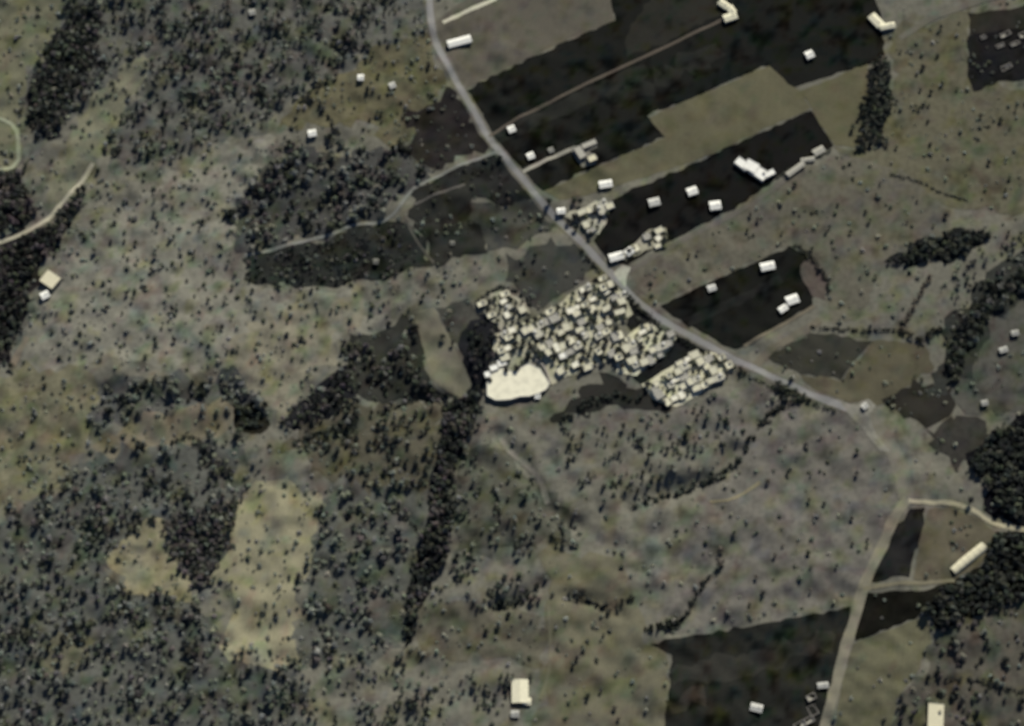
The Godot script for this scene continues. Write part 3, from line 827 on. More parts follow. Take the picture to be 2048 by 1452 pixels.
func build_hedges():
	hedge("dark hedge bending round the upper corner block", [955, 605, 975, 590, 1002, 572, 1030, 580, 1056, 598, 1062, 618], 6.0, 3.5, 4)
	hedge("curved dark hedge at the far end of the black field", [1592, 490, 1615, 505, 1640, 535, 1655, 565, 1660, 590], 5.5, 4.0, 4)
	hedge("thin dark hedge running level above the brown field", [1620, 655, 1680, 660, 1745, 662, 1800, 662], 5.0, 3.0, 4)
	hedge("dark brown hedge bending up from the level hedge", [1800, 662, 1820, 625, 1845, 580, 1862, 545], 7.0, 4.0, 2)
	hedge("short thick hedge right of the hedge junction", [1800, 664, 1840, 682, 1870, 665, 1885, 645], 10.0, 4.0, 4)
	hedge("dark hedge running from the road down to the pasture hollow", [1560, 772, 1570, 800, 1535, 830, 1510, 870, 1485, 905], 12.0, 5.0, 4)
	hedge("dark triangular clump of the hedge by the road", [1545, 775, 1590, 785, 1615, 800, 1575, 805], 9.0, 4.5, 4)
	hedge("long dark hedge along the hollow in the pasture", [1478, 912, 1450, 945, 1400, 965, 1340, 985, 1265, 1010], 12.0, 5.0, 4)
	hedge("thin dark hedge climbing to the round tree in the pasture", [1345, 1255, 1375, 1225, 1398, 1180, 1420, 1145], 7.5, 4.0, 4)
	hedge("dark hedge clump at the lower end of the thin pasture hedge", [1290, 1270, 1330, 1250, 1365, 1240], 15.0, 5.0, 4)
	hedge("short dark hedge curving above the bottom field", [1135, 1192, 1165, 1190, 1200, 1210, 1225, 1218], 11.0, 5.0, 4)
	hedge("short dark hedge left of the curving hedge", [1000, 1212, 1030, 1200, 1060, 1190, 1080, 1172], 12.0, 5.0, 4)
	hedge("small slanting hedge right of the curving hedge", [1240, 1208, 1262, 1196, 1282, 1192], 8.0, 4.0, 4)
	hedge("dark curved hedge under the ploughed field", [775, 818, 810, 803, 850, 792, 890, 790], 6.0, 3.5, 4)
	hedge("dark line of bushes along the lower right slope", [1880, 1355, 1930, 1358, 1990, 1372, 2048, 1398], 5.5, 4.0, 4)
	hedge("dark thin hedge climbing from the scrub to the ravine", [768, 1002, 790, 1018, 815, 1035, 840, 1060], 6.0, 4.0, 4)
	hedge("dark hedge lining the left side of the main road by the settlement", [1160, 500, 1195, 540, 1225, 570], 4.5, 3.5, 4)
	hedge("long dark hedge under the main road beside the south blocks", [1250, 590, 1290, 628, 1330, 660, 1380, 690, 1440, 722, 1500, 750], 8.0, 4.5, 4)
	hedge("dark hedge running on below the road to its end", [1500, 752, 1560, 780, 1640, 812, 1675, 824], 5.0, 3.5, 0)
	hedge("dark line of bushes right of the pasture at upper right", [1780, 350, 1830, 362, 1880, 385, 1940, 400], 4.0, 2.5, 0)
	hedge("dark diagonal hedge in the upper left wood clearing", [600, 190, 640, 215, 665, 250, 690, 290], 9.0, 5.0, 4)
	hedge("dark hedge under the pale tongue of meadow", [340, 888, 375, 868, 400, 880, 405, 920], 6.0, 4.0, 4)
	hedge("dark slanting hedge below the black hollow", [590, 885, 630, 868, 680, 855, 720, 842], 10.0, 4.0, 4)
	hedge("dark round copse at the end of the meadow tongue", [485, 815, 510, 830, 515, 850, 490, 845], 12.0, 5.0, 4)
	hedge("dark hedge between settlement and lower fallow", [1125, 842, 1180, 805, 1230, 790, 1290, 800], 10.0, 3.5, 4)
	hedge("dark hedge along the lower edge of the long black field", [1555, 355, 1610, 325, 1665, 300], 4.0, 3.0, 0)


func single_tree(u: float, v: float, s: float, tone: int, label: String, group := ""):
	var k: int = rng.randi() % 4
	var p := spot(u, v)
	var o := thing("tree", p, rng.randf() * TAU, label, "tree", group)
	part("trunk", tree_kinds[k][0], M.bark, o)
	part("crown", tree_kinds[k][1], leaf_mat(tone), o)
	o.scale = Vector3(s, s * rng.randf_range(0.85, 1.15), s)

var leaf_mats := {}

func leaf_mat(tone: int) -> StandardMaterial3D:
	var key := "%d_%d" % [tone, rng.randi() % 4]
	if not leaf_mats.has(key):
		var m: StandardMaterial3D = M.leaf.duplicate()
		m.albedo_color = leaf_tone(tone).linear_to_srgb()
		leaf_mats[key] = m
	return leaf_mats[key]


func build_single_trees():
	single_tree(1098, 405, 1.1, 4, "dark round tree on the right road verge above the small pale house")
	single_tree(1136, 442, 1.2, 4, "dark tree between the road and the block right of it")
	single_tree(1152, 458, 1.1, 4, "dark tree just below another between road and block")
	single_tree(1180, 472, 1.1, 4, "dark tree at the lower tip of the block right of the road")
	single_tree(1160, 405, 1.2, 4, "dark tree above the block right of the road")
	single_tree(1148, 402, 1.0, 0, "olive tree left of the tree above the block")
	single_tree(1940, 1003, 1.4, 4, "single dark tree above the curved dirt road at right")
	single_tree(1440, 1130, 1.9, 2, "round brown tree at the top of the thin pasture hedge")
	single_tree(1442, 1098, 1.0, 2, "small tree above the round brown tree in the pasture")
	single_tree(1070, 515, 1.1, 4, "lone dark tree in the brown field above the settlement")
	single_tree(1050, 540, 0.8, 4, "small dark tree below the lone tree above the settlement")
	single_tree(845, 598, 1.1, 0, "dark green tree at the top of the grey strip field")
	single_tree(885, 675, 1.0, 4, "upper dark tree on the right edge of the strip field")
	single_tree(905, 690, 1.0, 4, "lower dark tree on the right edge of the strip field")
	single_tree(335, 1188, 1.2, 4, "lone dark tree in the pale yellow clearing")
	single_tree(1582, 757, 1.0, 0, "dark tree on the verge where the brown field meets the road")
	single_tree(1000, 318, 1.0, 4, "dark tree at the corner of the crossroads")
	single_tree(1890, 432, 1.1, 4, "dark tree alone in the pasture at the right")
	single_tree(1845, 210, 0.9, 0, "small olive tree in the upper right pasture")
	single_tree(1830, 215, 0.8, 0, "low tree left of the small olive tree in the pasture")
	single_tree(1705, 255, 1.2, 0, "olive tree against the left side of the black tree belt")
	single_tree(797, 1064, 1.1, 4, "dark tree in the scrub left of the ravine")
	single_tree(752, 965, 1.2, 4, "black tree at the top of the scrub left of the ravine")
	single_tree(965, 935, 0.7, 3, "tiny pale tree in the hollow below the settlement")
	var r := RandomNumberGenerator.new()
	r.seed = 5
	for reg in [
		["pasture right of the road", [1270, 550, 1560, 372, 1780, 350, 1880, 440, 1700, 600, 1580, 485], 22, [4, 0, 2]],
		["upper right pasture", [1800, 80, 1925, 40, 1940, 200, 2040, 210, 2040, 400, 1780, 320], 24, [0, 4, 0]],
		["lower right pasture", [1340, 860, 1700, 850, 1780, 1000, 1690, 1200, 1400, 1240, 1420, 1020], 26, [0, 4, 2]],
		["left grassland", [120, 500, 440, 330, 480, 540, 700, 600, 560, 720, 240, 700], 60, [4, 0, 4, 1]],
		["meadow at the left edge", [10, 770, 170, 760, 150, 880, 20, 1000], 10, [0, 1]],
		["scrub right of the ravine", [1120, 860, 1460, 830, 1440, 920, 1200, 1010, 1100, 920], 30, [4, 0, 1]],
		["pasture left of the ravine", [640, 870, 860, 820, 850, 970, 680, 970], 30, [4, 0, 4]],
		["bottom olive field", [1100, 1240, 1280, 1280, 1320, 1440, 1080, 1440], 10, [0, 2]],
		["top grassland left of the road", [700, 150, 840, 80, 870, 140, 820, 260, 720, 240], 12, [0, 4]],
	]:
		var poly := plan(reg[1])
		var lo := poly[0]
		var hi := poly[0]
		for q in poly:
			lo = lo.min(q)
			hi = hi.max(q)
		var got := 0
		var spots := []
		var listed := []
		for attempt in 3000:
			if got >= int(reg[2]):
				break
			var q := Vector2(r.randf_range(lo.x, hi.x), r.randf_range(lo.y, hi.y))
			if not Geometry2D.is_point_in_polygon(q, poly) or cell_cover(q.x, q.y) != 0:
				continue
			got += 1
			spots.append(q)
		spots.sort_custom(func(a, b): return a.y < b.y)
		var bands := 3 if spots.size() > 16 else 1
		var per := ceili(spots.size() / float(bands))
		for band in bands:
			var some := spots.slice(band * per, (band + 1) * per)
			some.sort_custom(func(a, b): return a.x < b.x)
			for n in some.size():
				listed.append([some[n], "small tree %s from the left, %s the %s" % [WORDS[n], ["upper third of", "middle third of", "lower third of"][band] if bands > 1 else "in", reg[0]]])
		for item in listed:
			var q: Vector2 = item[0]
			var o := thing("tree", Vector3(q.x, ground(q.x, q.y), q.y), r.randf() * TAU, item[1], "tree", "trees dotted over the " + reg[0])
			var k := r.randi() % 4
			part("trunk", tree_kinds[k][0], M.bark, o)
			part("crown", tree_kinds[k][1], leaf_mat(reg[3][r.randi() % reg[3].size()]), o)
			var s := r.randf_range(0.5, 0.95)
			o.scale = Vector3(s, s, s)


# ---------------------------------------------------------------- buildings

func slab(st: SurfaceTool, c: Vector3, s: Vector3):
	var h := s * 0.5
	for f in [[Vector3.RIGHT, Vector3.BACK, Vector3.UP], [Vector3.LEFT, Vector3.FORWARD, Vector3.UP], [Vector3.UP, Vector3.RIGHT, Vector3.BACK], [Vector3.DOWN, Vector3.RIGHT, Vector3.FORWARD], [Vector3.BACK, Vector3.LEFT, Vector3.UP], [Vector3.FORWARD, Vector3.RIGHT, Vector3.UP]]:
		var n: Vector3 = f[0]
		var a: Vector3 = f[1] * h
		var b: Vector3 = f[2] * h
		face(st, [c + n * h - a - b, c + n * h + a - b, c + n * h + a + b, c + n * h - a + b], n)


func face(st: SurfaceTool, q: Array, n: Vector3):
	# fan of a flat face, wound clockwise as seen from the side n points to
	var order := range(1, q.size() - 1)
	var cross: Vector3 = (q[1] - q[0]).cross(q[2] - q[0])
	for i in order:
		var t := [q[0], q[i], q[i + 1]] if cross.dot(n) < 0.0 else [q[0], q[i + 1], q[i]]
		for v in t:
			st.set_normal(n)
			st.add_vertex(v)


func begin() -> SurfaceTool:
	var st := SurfaceTool.new()
	st.begin(Mesh.PRIMITIVE_TRIANGLES)
	return st


func openings(o: Node, w: float, d: float, h: float):
	var st := begin()
	slab(st, Vector3.ZERO, Vector3(1.1, 2.1, 0.12))
	part("door", st.commit(), M.door, o, Vector3(-w * 0.12, 1.05, d * 0.5 + 0.02))
	st = begin()
	slab(st, Vector3.ZERO, Vector3(1.2, 1.1, 0.1))
	var wm := st.commit()
	part("window", wm, M.window, o, Vector3(w * 0.25, 1.6, d * 0.5 + 0.01))
	part("window", wm, M.window, o, Vector3(-w * 0.35, 1.6, d * 0.5 + 0.01))
	var e := part("window", wm, M.window, o, Vector3(w * 0.5 + 0.01, 1.6, 0))
	e.rotation.y = PI / 2


func flat_house(w: float, d: float, h: float, hut: bool, wm: Material, rm: Material) -> Node3D:
	var o := Node3D.new()
	var st := begin()
	slab(st, Vector3(0, (h - 1.5) * 0.5, 0), Vector3(w, h + 1.5, d))
	part("wall", st.commit(), wm, o)
	st = begin()
	slab(st, Vector3(0, h + 0.06, 0), Vector3(w - 0.5, 0.12, d - 0.5))
	part("roof", st.commit(), rm, o)
	st = begin()
	for s in [-1, 1]:
		slab(st, Vector3(s * (w * 0.5 - 0.11), h + 0.225, 0), Vector3(0.24, 0.45, d + 0.02))
		slab(st, Vector3(0, h + 0.225, s * (d * 0.5 - 0.11)), Vector3(w - 0.46, 0.45, 0.24))
	part("parapet", st.commit(), wm, o)
	if hut:
		st = begin()
		slab(st, Vector3(0, 0.9, 0), Vector3(2.4, 1.9, 2.2))
		slab(st, Vector3(0, 1.92, 0), Vector3(2.7, 0.14, 2.5))
		part("stair_hut", st.commit(), wm, o, Vector3(w * 0.25, h + 0.05, -d * 0.22))
	openings(o, w, d, h)
	return o


func gable_house(w: float, d: float, h: float, rise: float, wm: Material, rm: Material, chimney := true) -> Node3D:
	var o := Node3D.new()
	var st := begin()
	var x := w * 0.5
	var z := d * 0.5
	# walls with gable ends, the ridge along x
	face(st, [Vector3(-x, -1.5, z), Vector3(x, -1.5, z), Vector3(x, h, z), Vector3(-x, h, z)], Vector3.BACK)
	face(st, [Vector3(-x, -1.5, -z), Vector3(x, -1.5, -z), Vector3(x, h, -z), Vector3(-x, h, -z)], Vector3.FORWARD)
	for s in [-1, 1]:
		face(st, [Vector3(s * x, -1.5, -z), Vector3(s * x, -1.5, z), Vector3(s * x, h, z), Vector3(s * x, h + rise, 0), Vector3(s * x, h, -z)], Vector3(s, 0, 0))
	part("wall", st.commit(), wm, o)
	st = begin()
	var ox := x + 0.4
	var k := 0.5 * rise / z
	for s in [-1, 1]:
		var n := Vector3(0, z, s * rise).normalized()
		var e := Vector3(0, h - k + 0.05, s * (z + 0.5))
		var r := Vector3(0, h + rise + 0.05, 0)
		var up := Vector3(0, 0.18, 0)
		var ax := Vector3(ox, 0, 0)
		face(st, [e - ax + up, e + ax + up, r + ax + up, r - ax + up], n)
		face(st, [e - ax, e + ax, r + ax, r - ax], -n)
		face(st, [e - ax, e + ax, e + ax + up, e - ax + up], Vector3(0, 0, s))
		for t in [-1, 1]:
			face(st, [e + ax * t, r + ax * t, r + ax * t + up, e + ax * t + up], Vector3(t, 0, 0))
	part("roof", st.commit(), rm, o)
	st = begin()
	slab(st, Vector3(0, 0, 0), Vector3(w + 0.8, 0.12, 0.4))
	part("ridge", st.commit(), rm, o, Vector3(0, h + rise + 0.26, 0))
	if chimney:
		st = begin()
		slab(st, Vector3.ZERO, Vector3(0.7, 1.7, 0.7))
		slab(st, Vector3(0, 0.9, 0), Vector3(0.9, 0.14, 0.9))
		part("chimney", st.commit(), M.wall_grey, o, Vector3(w * 0.22, h + rise + 0.1, -0.7))
	openings(o, w, d, h)
	return o


func arched_shed(w: float, l: float, h: float) -> Node3D:
	# a barrel-roofed shed along x, open at its -x end
	var o := Node3D.new()
	var st := begin()
	var n := 14
	for k in n:
		var a0 := PI * k / n
		var a1 := PI * (k + 1) / n
		var p0 := Vector3(0, sin(a0) * h, cos(a0) * w * 0.5)
		var p1 := Vector3(0, sin(a1) * h, cos(a1) * w * 0.5)
		var nn := Vector3(0, sin((a0 + a1) * 0.5) / h, cos((a0 + a1) * 0.5) / (w * 0.5)).normalized()
		var ax := Vector3(l * 0.5, 0, 0)
		face(st, [p0 - ax, p0 + ax, p1 + ax, p1 - ax], nn)
		face(st, [p0 * 0.97 - ax, p0 * 0.97 + ax, p1 * 0.97 + ax, p1 * 0.97 - ax], -nn)
	part("roof", st.commit(), M.roof_sand, o)
	st = begin()
	var rim := []
	for k in n + 1:
		rim.append(Vector3(l * 0.5 - 0.3, sin(PI * k / n) * h * 0.98, cos(PI * k / n) * w * 0.49))
	face(st, rim, Vector3.RIGHT)
	part("end_wall", st.commit(), M.wall, o)
	for x in range(-3, 4):
		st = begin()
		for k in n:
			var m := (k + 0.5) * PI / n
			limb(st, Vector3(0, sin(PI * k / n) * (h + 0.06), cos(PI * k / n) * (w * 0.5 + 0.06)), Vector3(0, sin(PI * (k + 1) / n) * (h + 0.06), cos(PI * (k + 1) / n) * (w * 0.5 + 0.06)), 0.12, 0.12, 5)
		part("rib", st.commit(), M.roof_grey, o, Vector3(x * l / 6.4, 0, 0))
	st = begin()
	slab(st, Vector3.ZERO, Vector3(0.2, h * 0.72, w * 0.6))
	part("dark_doorway", st.commit(), M.window, o, Vector3(-l * 0.5 + 2.0, h * 0.36, 0))
	return o


func settle(o: Node3D, called: String, u: float, v: float, turn: float, label: String, category: String, group := "") -> Node3D:
	o.name = numbered(called)
	add_child(o)
	o.position = spot(u, v)
	o.rotation.y = deg_to_rad(turn)
	tag(o, label, category, group)
	block_cell(o.position, 9.0)
	return o


func block_cell(p: Vector3, r: float):
	var k := int(ceil(r / CELL))
	var i := int((p.x - X0) / CELL)
	var j := int((p.z - Z0) / CELL)
	for b in range(j - k, j + k + 1):
		for a in range(i - k, i + k + 1):
			if a >= 0 and b >= 0 and a < NX and b < NZ and Vector2(a - i, b - j).length() * CELL <= r:
				cover[b * NX + a] = 1


func white_house(u: float, v: float, w: float, d: float, turn: float, label: String, h := 3.4, tone := 238):
	settle(gable_house(w, d, h, d * 0.13, M.wall_white if tone > 200 else M.wall_grey, M.roof_white if tone > 230 else tone_of(tone)), "house", u, v, turn, label, "house")


func tone_of(t: int) -> Material:
	if not M.has(t):
		M[t] = paint(t, t, t - 8, 0.85)
	return M[t]


func build_isolated_buildings():
	white_house(625, 270, 8, 7, 10, "small white house with a pale path in the upper left clearing")
	white_house(722, 160, 6, 6, 0, "small white house on the olive grass left of the road")
	white_house(785, 174, 6, 6, 24, "pale cottage right of the small white house left of the road", 3.4, 190)
	white_house(1023, 260, 7, 7, 24, "small white house just right of the crossroads")
	white_house(1061, 314, 7, 6.5, 24, "white house above the farm driveway")
	white_house(1102, 302, 5, 5, 24, "small dim hut beside the farm driveway", 2.6, 140)
	white_house(1211, 371, 13, 7.5, 10, "broad white house on the olive strip above the block")
	white_house(1308, 407, 11, 8, 14, "leftmost white house on the long black field", 3.4, 200)
	white_house(1384, 385, 10, 8, 20, "middle white house on the long black field, uppermost")
	white_house(1430, 413, 11, 9, 8, "rightmost of the three white houses on the long black field")
	white_house(1618, 113, 8, 8, 24, "lone white house on the large near-black field")
	white_house(1535, 533, 14, 8, 12, "long white house at the upper edge of the lower black field")
	white_house(1423, 578, 8, 6, 18, "small pale house at the upper left of the lower black field", 3.4, 205)
	white_house(1584, 601, 12, 9, 20, "bright white house at the right end of the lower black field")
	white_house(1566, 618, 9, 6, 34, "lower annex left of the bright white house on the black field", 2.8)
	white_house(2028, 670, 7, 5, 10, "pale hut at the right edge, upper of two", 3.4, 165)
	white_house(2005, 703, 8, 5, 18, "pale hut near the right edge, lower of two", 3.4, 175)
	white_house(1968, 808, 6, 5, 10, "pale hut beside the black wood at the right", 3.4, 160)
	white_house(1513, 1415, 11, 7, -14, "white house alone on the dark bottom field", 3.4, 195)
	white_house(1645, 1372, 10, 5, 5, "white house beside the dirt road at the bottom", 3.4, 180)
	white_house(1030, 1430, 7, 6, 0, "small white hut just below the pale barn at the bottom", 3.4, 170)
	white_house(91, 593, 8, 7, 30, "small white hut below the pale shed at the left edge", 2.8)
	white_house(505, 28, 6, 6, 10, "small pinkish white cottage in the upper left wood", 3.4, 160)
	white_house(752, 524, 5, 5, 0, "dim small hut in the dark shelter wood", 2.6, 112)
	white_house(905, 489, 4, 4, 0, "tiny hut at the lower edge of the shelter wood", 2.4, 120)
	white_house(1122, 424, 8, 6, 5, "small pale house at the left tip of the block right of the road")
	white_house(1232, 517, 14, 8, 16, "bright white house beside the road opposite the settlement")
	white_house(1258, 507, 8, 7, 40, "smaller white house right of the bright one by the road")
	white_house(1728, 816, 6, 5, 40, "small pale hut at the end of the main road", 3.2, 190)
	white_house(1075, 793, 5, 5, 0, "tiny white hut below the pale terrace", 2.6)
	white_house(1584, 757, 4, 4, 20, "tiny pale hut on the road verge by the brown field", 2.4, 150)
	# farm below the top edge
	var farm := [[1447, 10, 11, 7, -40, "upper pale house of the pair at the top edge"], [1462, 22, 9, 7, -60, "middle pale house of the cluster at the top edge"], [1460, 36, 14, 8, 20, "lower pale house of the cluster at the top edge"], [1752, 42, 16, 9, -52, "pale long house of the L-shaped farm at upper right"], [1774, 54, 16, 6, 12, "low wing of the L-shaped farm at upper right"]]
	for f in farm:
		settle(gable_house(f[2], f[3], 3.6, 1.0, M.wall_white, M.roof_clay), "house", f[0], f[1], f[4], f[5], "house")
	var yard := [[1484, 331, 15, 9, -40, "upper left house of the white farm on the black field"], [1502, 336, 14, 12, -32, "central house of the white farm on the black field"], [1518, 348, 17, 12, -36, "largest house of the white farm on the black field"], [1538, 350, 12, 6, 28, "low wing at the right of the white farm"]]
	for f in yard:
		settle(flat_house(f[2], f[3], 4.0, f[2] > 16, M.wall_white, M.roof_white), "farm_house", f[0], f[1], f[4], f[5], "house")
	# farmyard at the end of the driveway
	lot("yard", "grey gravel yard at the end of the driveway", [128, 127, 118], 1.5, 0.4, [1142, 300, 1190, 282, 1196, 300, 1176, 306, 1196, 318, 1190, 330, 1165, 336, 1150, 318], 999.0, 1)
	settle(flat_house(14, 8, 3.6, false, M.wall_grey, M.roof_grey), "farm_house", 1160, 310, -60, "grey flat-roofed farmhouse on the gravel yard", "house")
	settle(flat_house(9, 7, 3.2, false, M.wall_grey, M.roof_sand), "farm_house", 1184, 322, 24, "pale square outbuilding at the lower corner of the gravel yard", "house")
	settle(flat_house(16, 6, 3.2, false, M.wall_grey, M.roof_grey), "farm_house", 1178, 293, 24, "grey long outbuilding at the upper side of the gravel yard", "house")
	lot("yard", "pale paved triangle where the settlement meets the road", [168, 170, 154], 1.0, 0.4, [1226, 546, 1244, 533, 1262, 537, 1254, 556, 1250, 576], 999.0, 1)
	# barns and sheds
	settle(gable_house(25, 8, 4.2, 1.1, M.wall_white, M.roof_white, false), "barn", 919, 86, 17, "long bright white barn right of the road at the top", "barn")
	settle(gable_house(22, 15, 5.0, 1.6, M.wall, M.roof_clay, false), "barn", 1040, 1384, 90, "large pale barn by the bottom edge", "barn")
	settle(gable_house(7, 6, 3.0, 0.7, M.wall, M.roof_clay, false), "shed", 1054, 1404, 0, "low lean-to shed at the right corner of the pale barn", "shed")
	settle(arched_shed(10, 42, 4.2), "arched_shed", 1937, 1117, 38, "long pale barrel-roofed shed with a dark open end in the paddock", "shed")
	settle(flat_house(17, 15, 4.5, false, M.wall, M.roof_sand), "shed", 102, 562, -35, "large pale flat-roofed shed beside the wood at the left edge", "shed")
	settle(flat_house(15, 26, 4.5, true, M.wall, M.roof_sand), "farm_house", 1870, 1436, -6, "large pale flat building at the bottom edge on the right", "house")
	settle(gable_house(22, 5, 3.0, 0.7, M.wall_grey, M.roof_grey, false), "greenhouse", 1590, 342, 38, "narrow pale shed slanting along the lower edge of the black field", "shed")
	settle(gable_house(12, 7, 3.0, 0.9, M.wall_grey, M.roof_grey, false), "shed", 1637, 304, 30, "grey-white shed at the right end of the long black field", "shed")
	settle(gable_house(14, 4, 2.6, 0.6, M.wall_grey, M.roof_grey, false), "shed", 1615, 322, 10, "low grey lean-to between the slanting and the grey-white shed", "shed")
	# rubble of ruined walls beside the bottom road and in the top right corner
	var ruins := [[1622, 1395, 9, 6, "upper ruined grey wall left of the road at the bottom"], [1626, 1420, 8, 10, "middle ruined grey house left of the road at the bottom"], [1618, 1440, 10, 6, "lower left ruined house at the bottom edge"], [1600, 1450, 12, 6, "leftmost ruined house at the bottom edge"], [2010, 70, 12, 5, "uppermost grey ruin in the black lot at top right"], [2000, 92, 9, 4, "left grey ruin in the black lot at top right"], [2030, 88, 11, 4, "middle grey ruin in the black lot at top right"], [2044, 72, 7, 6, "grey ruin cut by the right edge at top right"], [1966, 76, 6, 4, "dim small ruin at the left of the black lot"], [2012, 136, 12, 5, "bright ruin at the bottom of the black lot at top right"]]
	for f in ruins:
		var o := thing("ruin", spot(f[0], f[1]), deg_to_rad(28), f[4], "ruin", "")
		for s in [[0, 1], [0, -1], [1, 0], [-1, 0]]:
			var st := begin()
			var along: float = f[2] if s[0] == 0 else f[3] - 1.0
			for k in 5:
				var hh := rng.randf_range(1.0, 2.8)
				slab(st, Vector3((k - 2) * along / 5.0, hh * 0.5 - 0.5, 0), Vector3(along / 5.0, hh + 1.0, 0.6))
			var p := part("wall", st.commit(), M.wall_grey, o, Vector3(s[0] * (f[2] * 0.5 - 0.3), 0, s[1] * (f[3] * 0.5 - 0.3)))
			p.rotation.y = 0.0 if s[0] == 0 else PI / 2
		var fl := begin()
		slab(fl, Vector3(0, 0.1, 0), Vector3(f[2] - 1.2, 0.3, f[3] - 1.2))
		part("floor", fl.commit(), M.roof_grey, o)
		block_cell(o.position, 6.0)


func build_settlement():
	var blocks := [
		["corner", "upper corner block", [958, 602, 985, 585, 1012, 580, 1050, 605, 1062, 630, 1010, 668, 968, 630], -0.10, [150, 148, 132]],
		["main", "main block", [990, 672, 1060, 642, 1110, 615, 1150, 582, 1212, 552, 1248, 590, 1266, 628, 1232, 652, 1250, 690, 1212, 722, 1170, 742, 1118, 758, 1100, 712, 1010, 722, 985, 700], 0.03, [178, 176, 154]],
		["middle", "middle block", [1228, 702, 1262, 668, 1288, 642, 1352, 676, 1338, 698, 1306, 728, 1272, 752, 1232, 750], 0.09, [196, 194, 170]],
		["south", "lowest block", [1284, 772, 1338, 738, 1378, 712, 1418, 700, 1472, 735, 1432, 768, 1350, 816, 1308, 800], 0.14, [200, 198, 173]],
		["road", "roadside block", [1128, 432, 1160, 418, 1192, 402, 1224, 408, 1210, 448, 1196, 472, 1168, 460, 1150, 444], 0.22, [170, 168, 150]],
		["field", "field-end block", [1230, 520, 1272, 485, 1300, 455, 1334, 455, 1334, 488, 1290, 505, 1252, 524], 0.12, [140, 138, 122]],
	]
	for v in [[216, 213, 188], [202, 199, 174], [224, 222, 203], [182, 180, 163], [196, 194, 172], [158, 156, 146]]:
		house_kinds.append(paint(v[0], v[1], v[2], 0.92))
	var protos := []
	for k in 14:
		var w: float = [8.0, 9.5, 7.0, 10.5, 8.5, 9.0, 7.5][k % 7]
		var d: float = [7.0, 6.5, 6.5, 7.5, 8.0, 6.0, 7.5][k % 7]
		protos.append(flat_house(w, d, [3.2, 3.4, 3.0, 4.4, 3.6, 3.2, 5.0][k % 7], k % 3 == 0, M.wall_white if k % 2 else M.wall, house_kinds[k % 6]))
	var words := WORDS
	var ax := Vector2(cos(deg_to_rad(-27)), sin(deg_to_rad(-27)))
	var ay := Vector2(-ax.y, ax.x)
	# dark open lots inside the settlement where nothing is built
	var voids := [plan([1150, 700, 1175, 690, 1195, 715, 1165, 735, 1145, 720]), plan([1030, 688, 1075, 680, 1085, 705, 1060, 712, 1030, 704]), plan([1090, 660, 1120, 665, 1115, 690, 1092, 685]), plan([1300, 660, 1318, 660, 1312, 682, 1298, 680])]
	for b in blocks:
		var poly := plan(b[2])
		lot("settlement_ground", "pale bare ground of the " + b[1], b[4], 2.0, 0.4, b[2], 999.0, 1)
		var rows := {}
		var yard := []
		for j in range(-40, 41):
			for i in range(-60, 61):
				var q := ax * (i * 8.6 + (j % 3) * 2.5) + ay * (j * 7.7)
				q += Vector2(rng.randf_range(-1.6, 1.6), rng.randf_range(-1.6, 1.6))
				if not Geometry2D.is_point_in_polygon(q, poly):
					continue
				var hole := false
				for vd in voids:
					hole = hole or Geometry2D.is_point_in_polygon(q, vd)
				var gap := n_pat.get_noise_2d(q.x * 3.4 + 200.0, q.y * 3.4)
				if hole or gap > float(b[3]) or rng.randf() > 0.93:
					if rng.randf() < 0.95:
						yard.append(q)
					continue
				if not rows.has(j):
					rows[j] = []
				rows[j].append(q)
		yard.sort_custom(func(a, c): return a.y < c.y)
		var third := ceili(yard.size() / 3.0) if yard.size() > 20 else yard.size()
		var bands := [yard.slice(0, third), yard.slice(third, third * 2), yard.slice(third * 2)]
		for which in 3:
			var band: Array = bands[which]
			band.sort_custom(func(a, c): return a.x < c.x)
			for n in band.size():
				var place: String = "in" if third == yard.size() else ["upper third of", "middle third of", "lower third of"][which]
				town_tree(band[n], "dark yard tree, %s from the left, %s the %s" % [WORDS[mini(n, WORDS.size() - 1)], place, b[1]], b[1])
		var row := 0
		var keys := rows.keys()
		keys.sort()
		for j in keys:
			var at := 0
			for q in rows[j]:
				var o: Node3D = protos[rng.randi() % protos.size()].duplicate()
				o.name = numbered("town_house")
				add_child(o)
				o.position = Vector3(q.x, ground(q.x, q.y), q.y)
				o.rotation.y = deg_to_rad(27.0 + rng.randf_range(-9, 9) + (90.0 if rng.randf() < 0.25 else 0.0))
				o.scale = Vector3(rng.randf_range(0.72, 1.15), rng.randf_range(0.85, 1.25), rng.randf_range(0.7, 1.1))
				tag(o, "pale flat-roofed house, %s from the left in the %s row of the %s" % [words[at], words[row], b[1]], "house", "houses of the settlement's " + b[1])
				at += 1
			row += 1
	for p in protos:
		p.free()
	# the pale walled terrace at the heart of the settlement
	var rim := ragged(plan([972, 768, 984, 748, 1004, 740, 1030, 746, 1056, 730, 1078, 740, 1090, 756, 1100, 770, 1092, 782, 1058, 792, 1022, 800, 990, 803, 976, 792]), 1.8)
	var top := Vector3(0, 0, 0)
	for q in rim:
		top.y = maxf(top.y, ground(q.x, q.y))
	var y := top.y + 2.2
	var o := thing("terrace", Vector3.ZERO, 0.0, "smooth pale oval terrace with a low retaining wall below the settlement", "terrace")
	var st := begin()
	var ids := Geometry2D.triangulate_polygon(rim)
	for m in range(0, ids.size(), 3):
		face(st, [Vector3(rim[ids[m]].x, y, rim[ids[m]].y), Vector3(rim[ids[m + 1]].x, y, rim[ids[m + 1]].y), Vector3(rim[ids[m + 2]].x, y, rim[ids[m + 2]].y)], Vector3.UP)
	var worn := paint(219, 216, 193, 0.95)
	worn.albedo_texture = noise_tex(61, 0.012, 5, [0.88, 0.97, 1.0])
	worn.uv1_scale = Vector3(0.016, 0.016, 0.016)
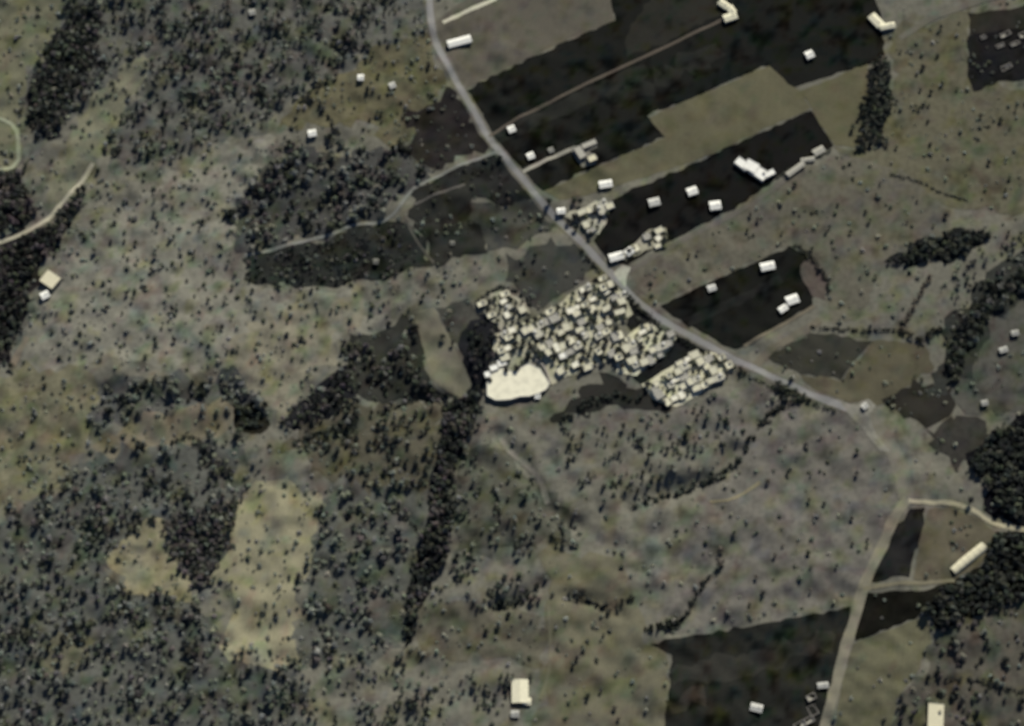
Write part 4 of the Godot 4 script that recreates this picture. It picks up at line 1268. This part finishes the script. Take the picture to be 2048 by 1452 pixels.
	part("paving", st.commit(), worn, o)
	st = begin()
	var coping := begin()
	for i in rim.size():
		var a := rim[i]
		var c := rim[(i + 1) % rim.size()]
		var nn := Vector3((c - a).y, 0, -(c - a).x).normalized()
		var mid := (a + c) * 0.5 + Vector2(nn.x, nn.z)
		if Geometry2D.is_point_in_polygon(mid, rim):
			nn = -nn
		face(st, [Vector3(a.x, y - 6.0, a.y), Vector3(c.x, y - 6.0, c.y), Vector3(c.x, y - 0.004, c.y), Vector3(a.x, y - 0.004, a.y)], nn)
		limb(coping, Vector3(a.x, y + 0.1, a.y), Vector3(c.x, y + 0.1, c.y), 0.35, 0.35, 6)
	part("retaining_wall", st.commit(), M.wall, o)
	part("coping", coping.commit(), M.wall_white, o)
	for q in rim:
		block_cell(Vector3(q.x, 0, q.y), 6.0)
	lot("yard", "pale sandy yard right of the oval terrace", [172, 168, 146], 1.5, 0.4, [1082, 716, 1108, 706, 1118, 742, 1116, 766, 1102, 770, 1094, 742], 999.0, 1)
	lot("yard", "pale bare yard behind the oval terrace", [150, 152, 136], 2.0, 0.8, [968, 766, 985, 735, 1005, 720, 1040, 714, 1082, 720, 1094, 745, 1060, 735, 1030, 745, 990, 750], 999.0, 1)
	var gw := thing("yard_wall", Vector3.ZERO, 0.0, "curved wall between the terrace and the sandy yard", "wall")
	st = begin()
	var wl := plan([1072, 722, 1086, 732, 1094, 748, 1100, 766])
	for i in wl.size() - 1:
		var n := 6
		for k in n:
			var a := wl[i].lerp(wl[i + 1], float(k) / n)
			var c := wl[i].lerp(wl[i + 1], (k + 1.0) / n)
			limb(st, Vector3(a.x, ground(a.x, a.y) + 1.2, a.y), Vector3(c.x, ground(c.x, c.y) + 1.2, c.y), 1.4, 1.4, 6)
	part("rubble_course", st.commit(), M.wall_grey, gw)
	for f in [[988, 738, 8, 6, "white house at the upper left rim of the terrace"], [1004, 728, 9, 7, "pale house behind the upper rim of the terrace"], [975, 750, 6, 6, "small pale house at the left rim of the terrace"], [1126, 714, 8, 6, "bright white house right of the sandy yard"]]:
		settle(flat_house(f[2], f[3], 3.4, false, M.wall_white, M.roof_white), "town_house", f[0], f[1], 20, f[4], "house")
	for f in [[1012, 742, "dark tree behind the left part of the terrace rim"], [1044, 726, "dark tree at the top middle of the terrace rim"], [1054, 720, "dark tree right of another at the top of the terrace rim"], [980, 762, "dark bushy tree at the left end of the terrace"], [1034, 738, "dark tree just below another at the terrace rim"]]:
		town_tree(site(f[0], f[1]), f[2], "terrace")


func town_tree(q: Vector2, label: String, where: String):
	var k: int = rng.randi() % 4
	var o := thing("tree", Vector3(q.x, ground(q.x, q.y), q.y), rng.randf() * TAU, label, "tree", "yard trees of the " + where)
	part("trunk", tree_kinds[k][0], M.bark, o)
	part("crown", tree_kinds[k][1], leaf_mat(4 if rng.randf() < 0.7 else 0), o)
	o.scale = Vector3.ONE * rng.randf_range(0.8, 1.3)
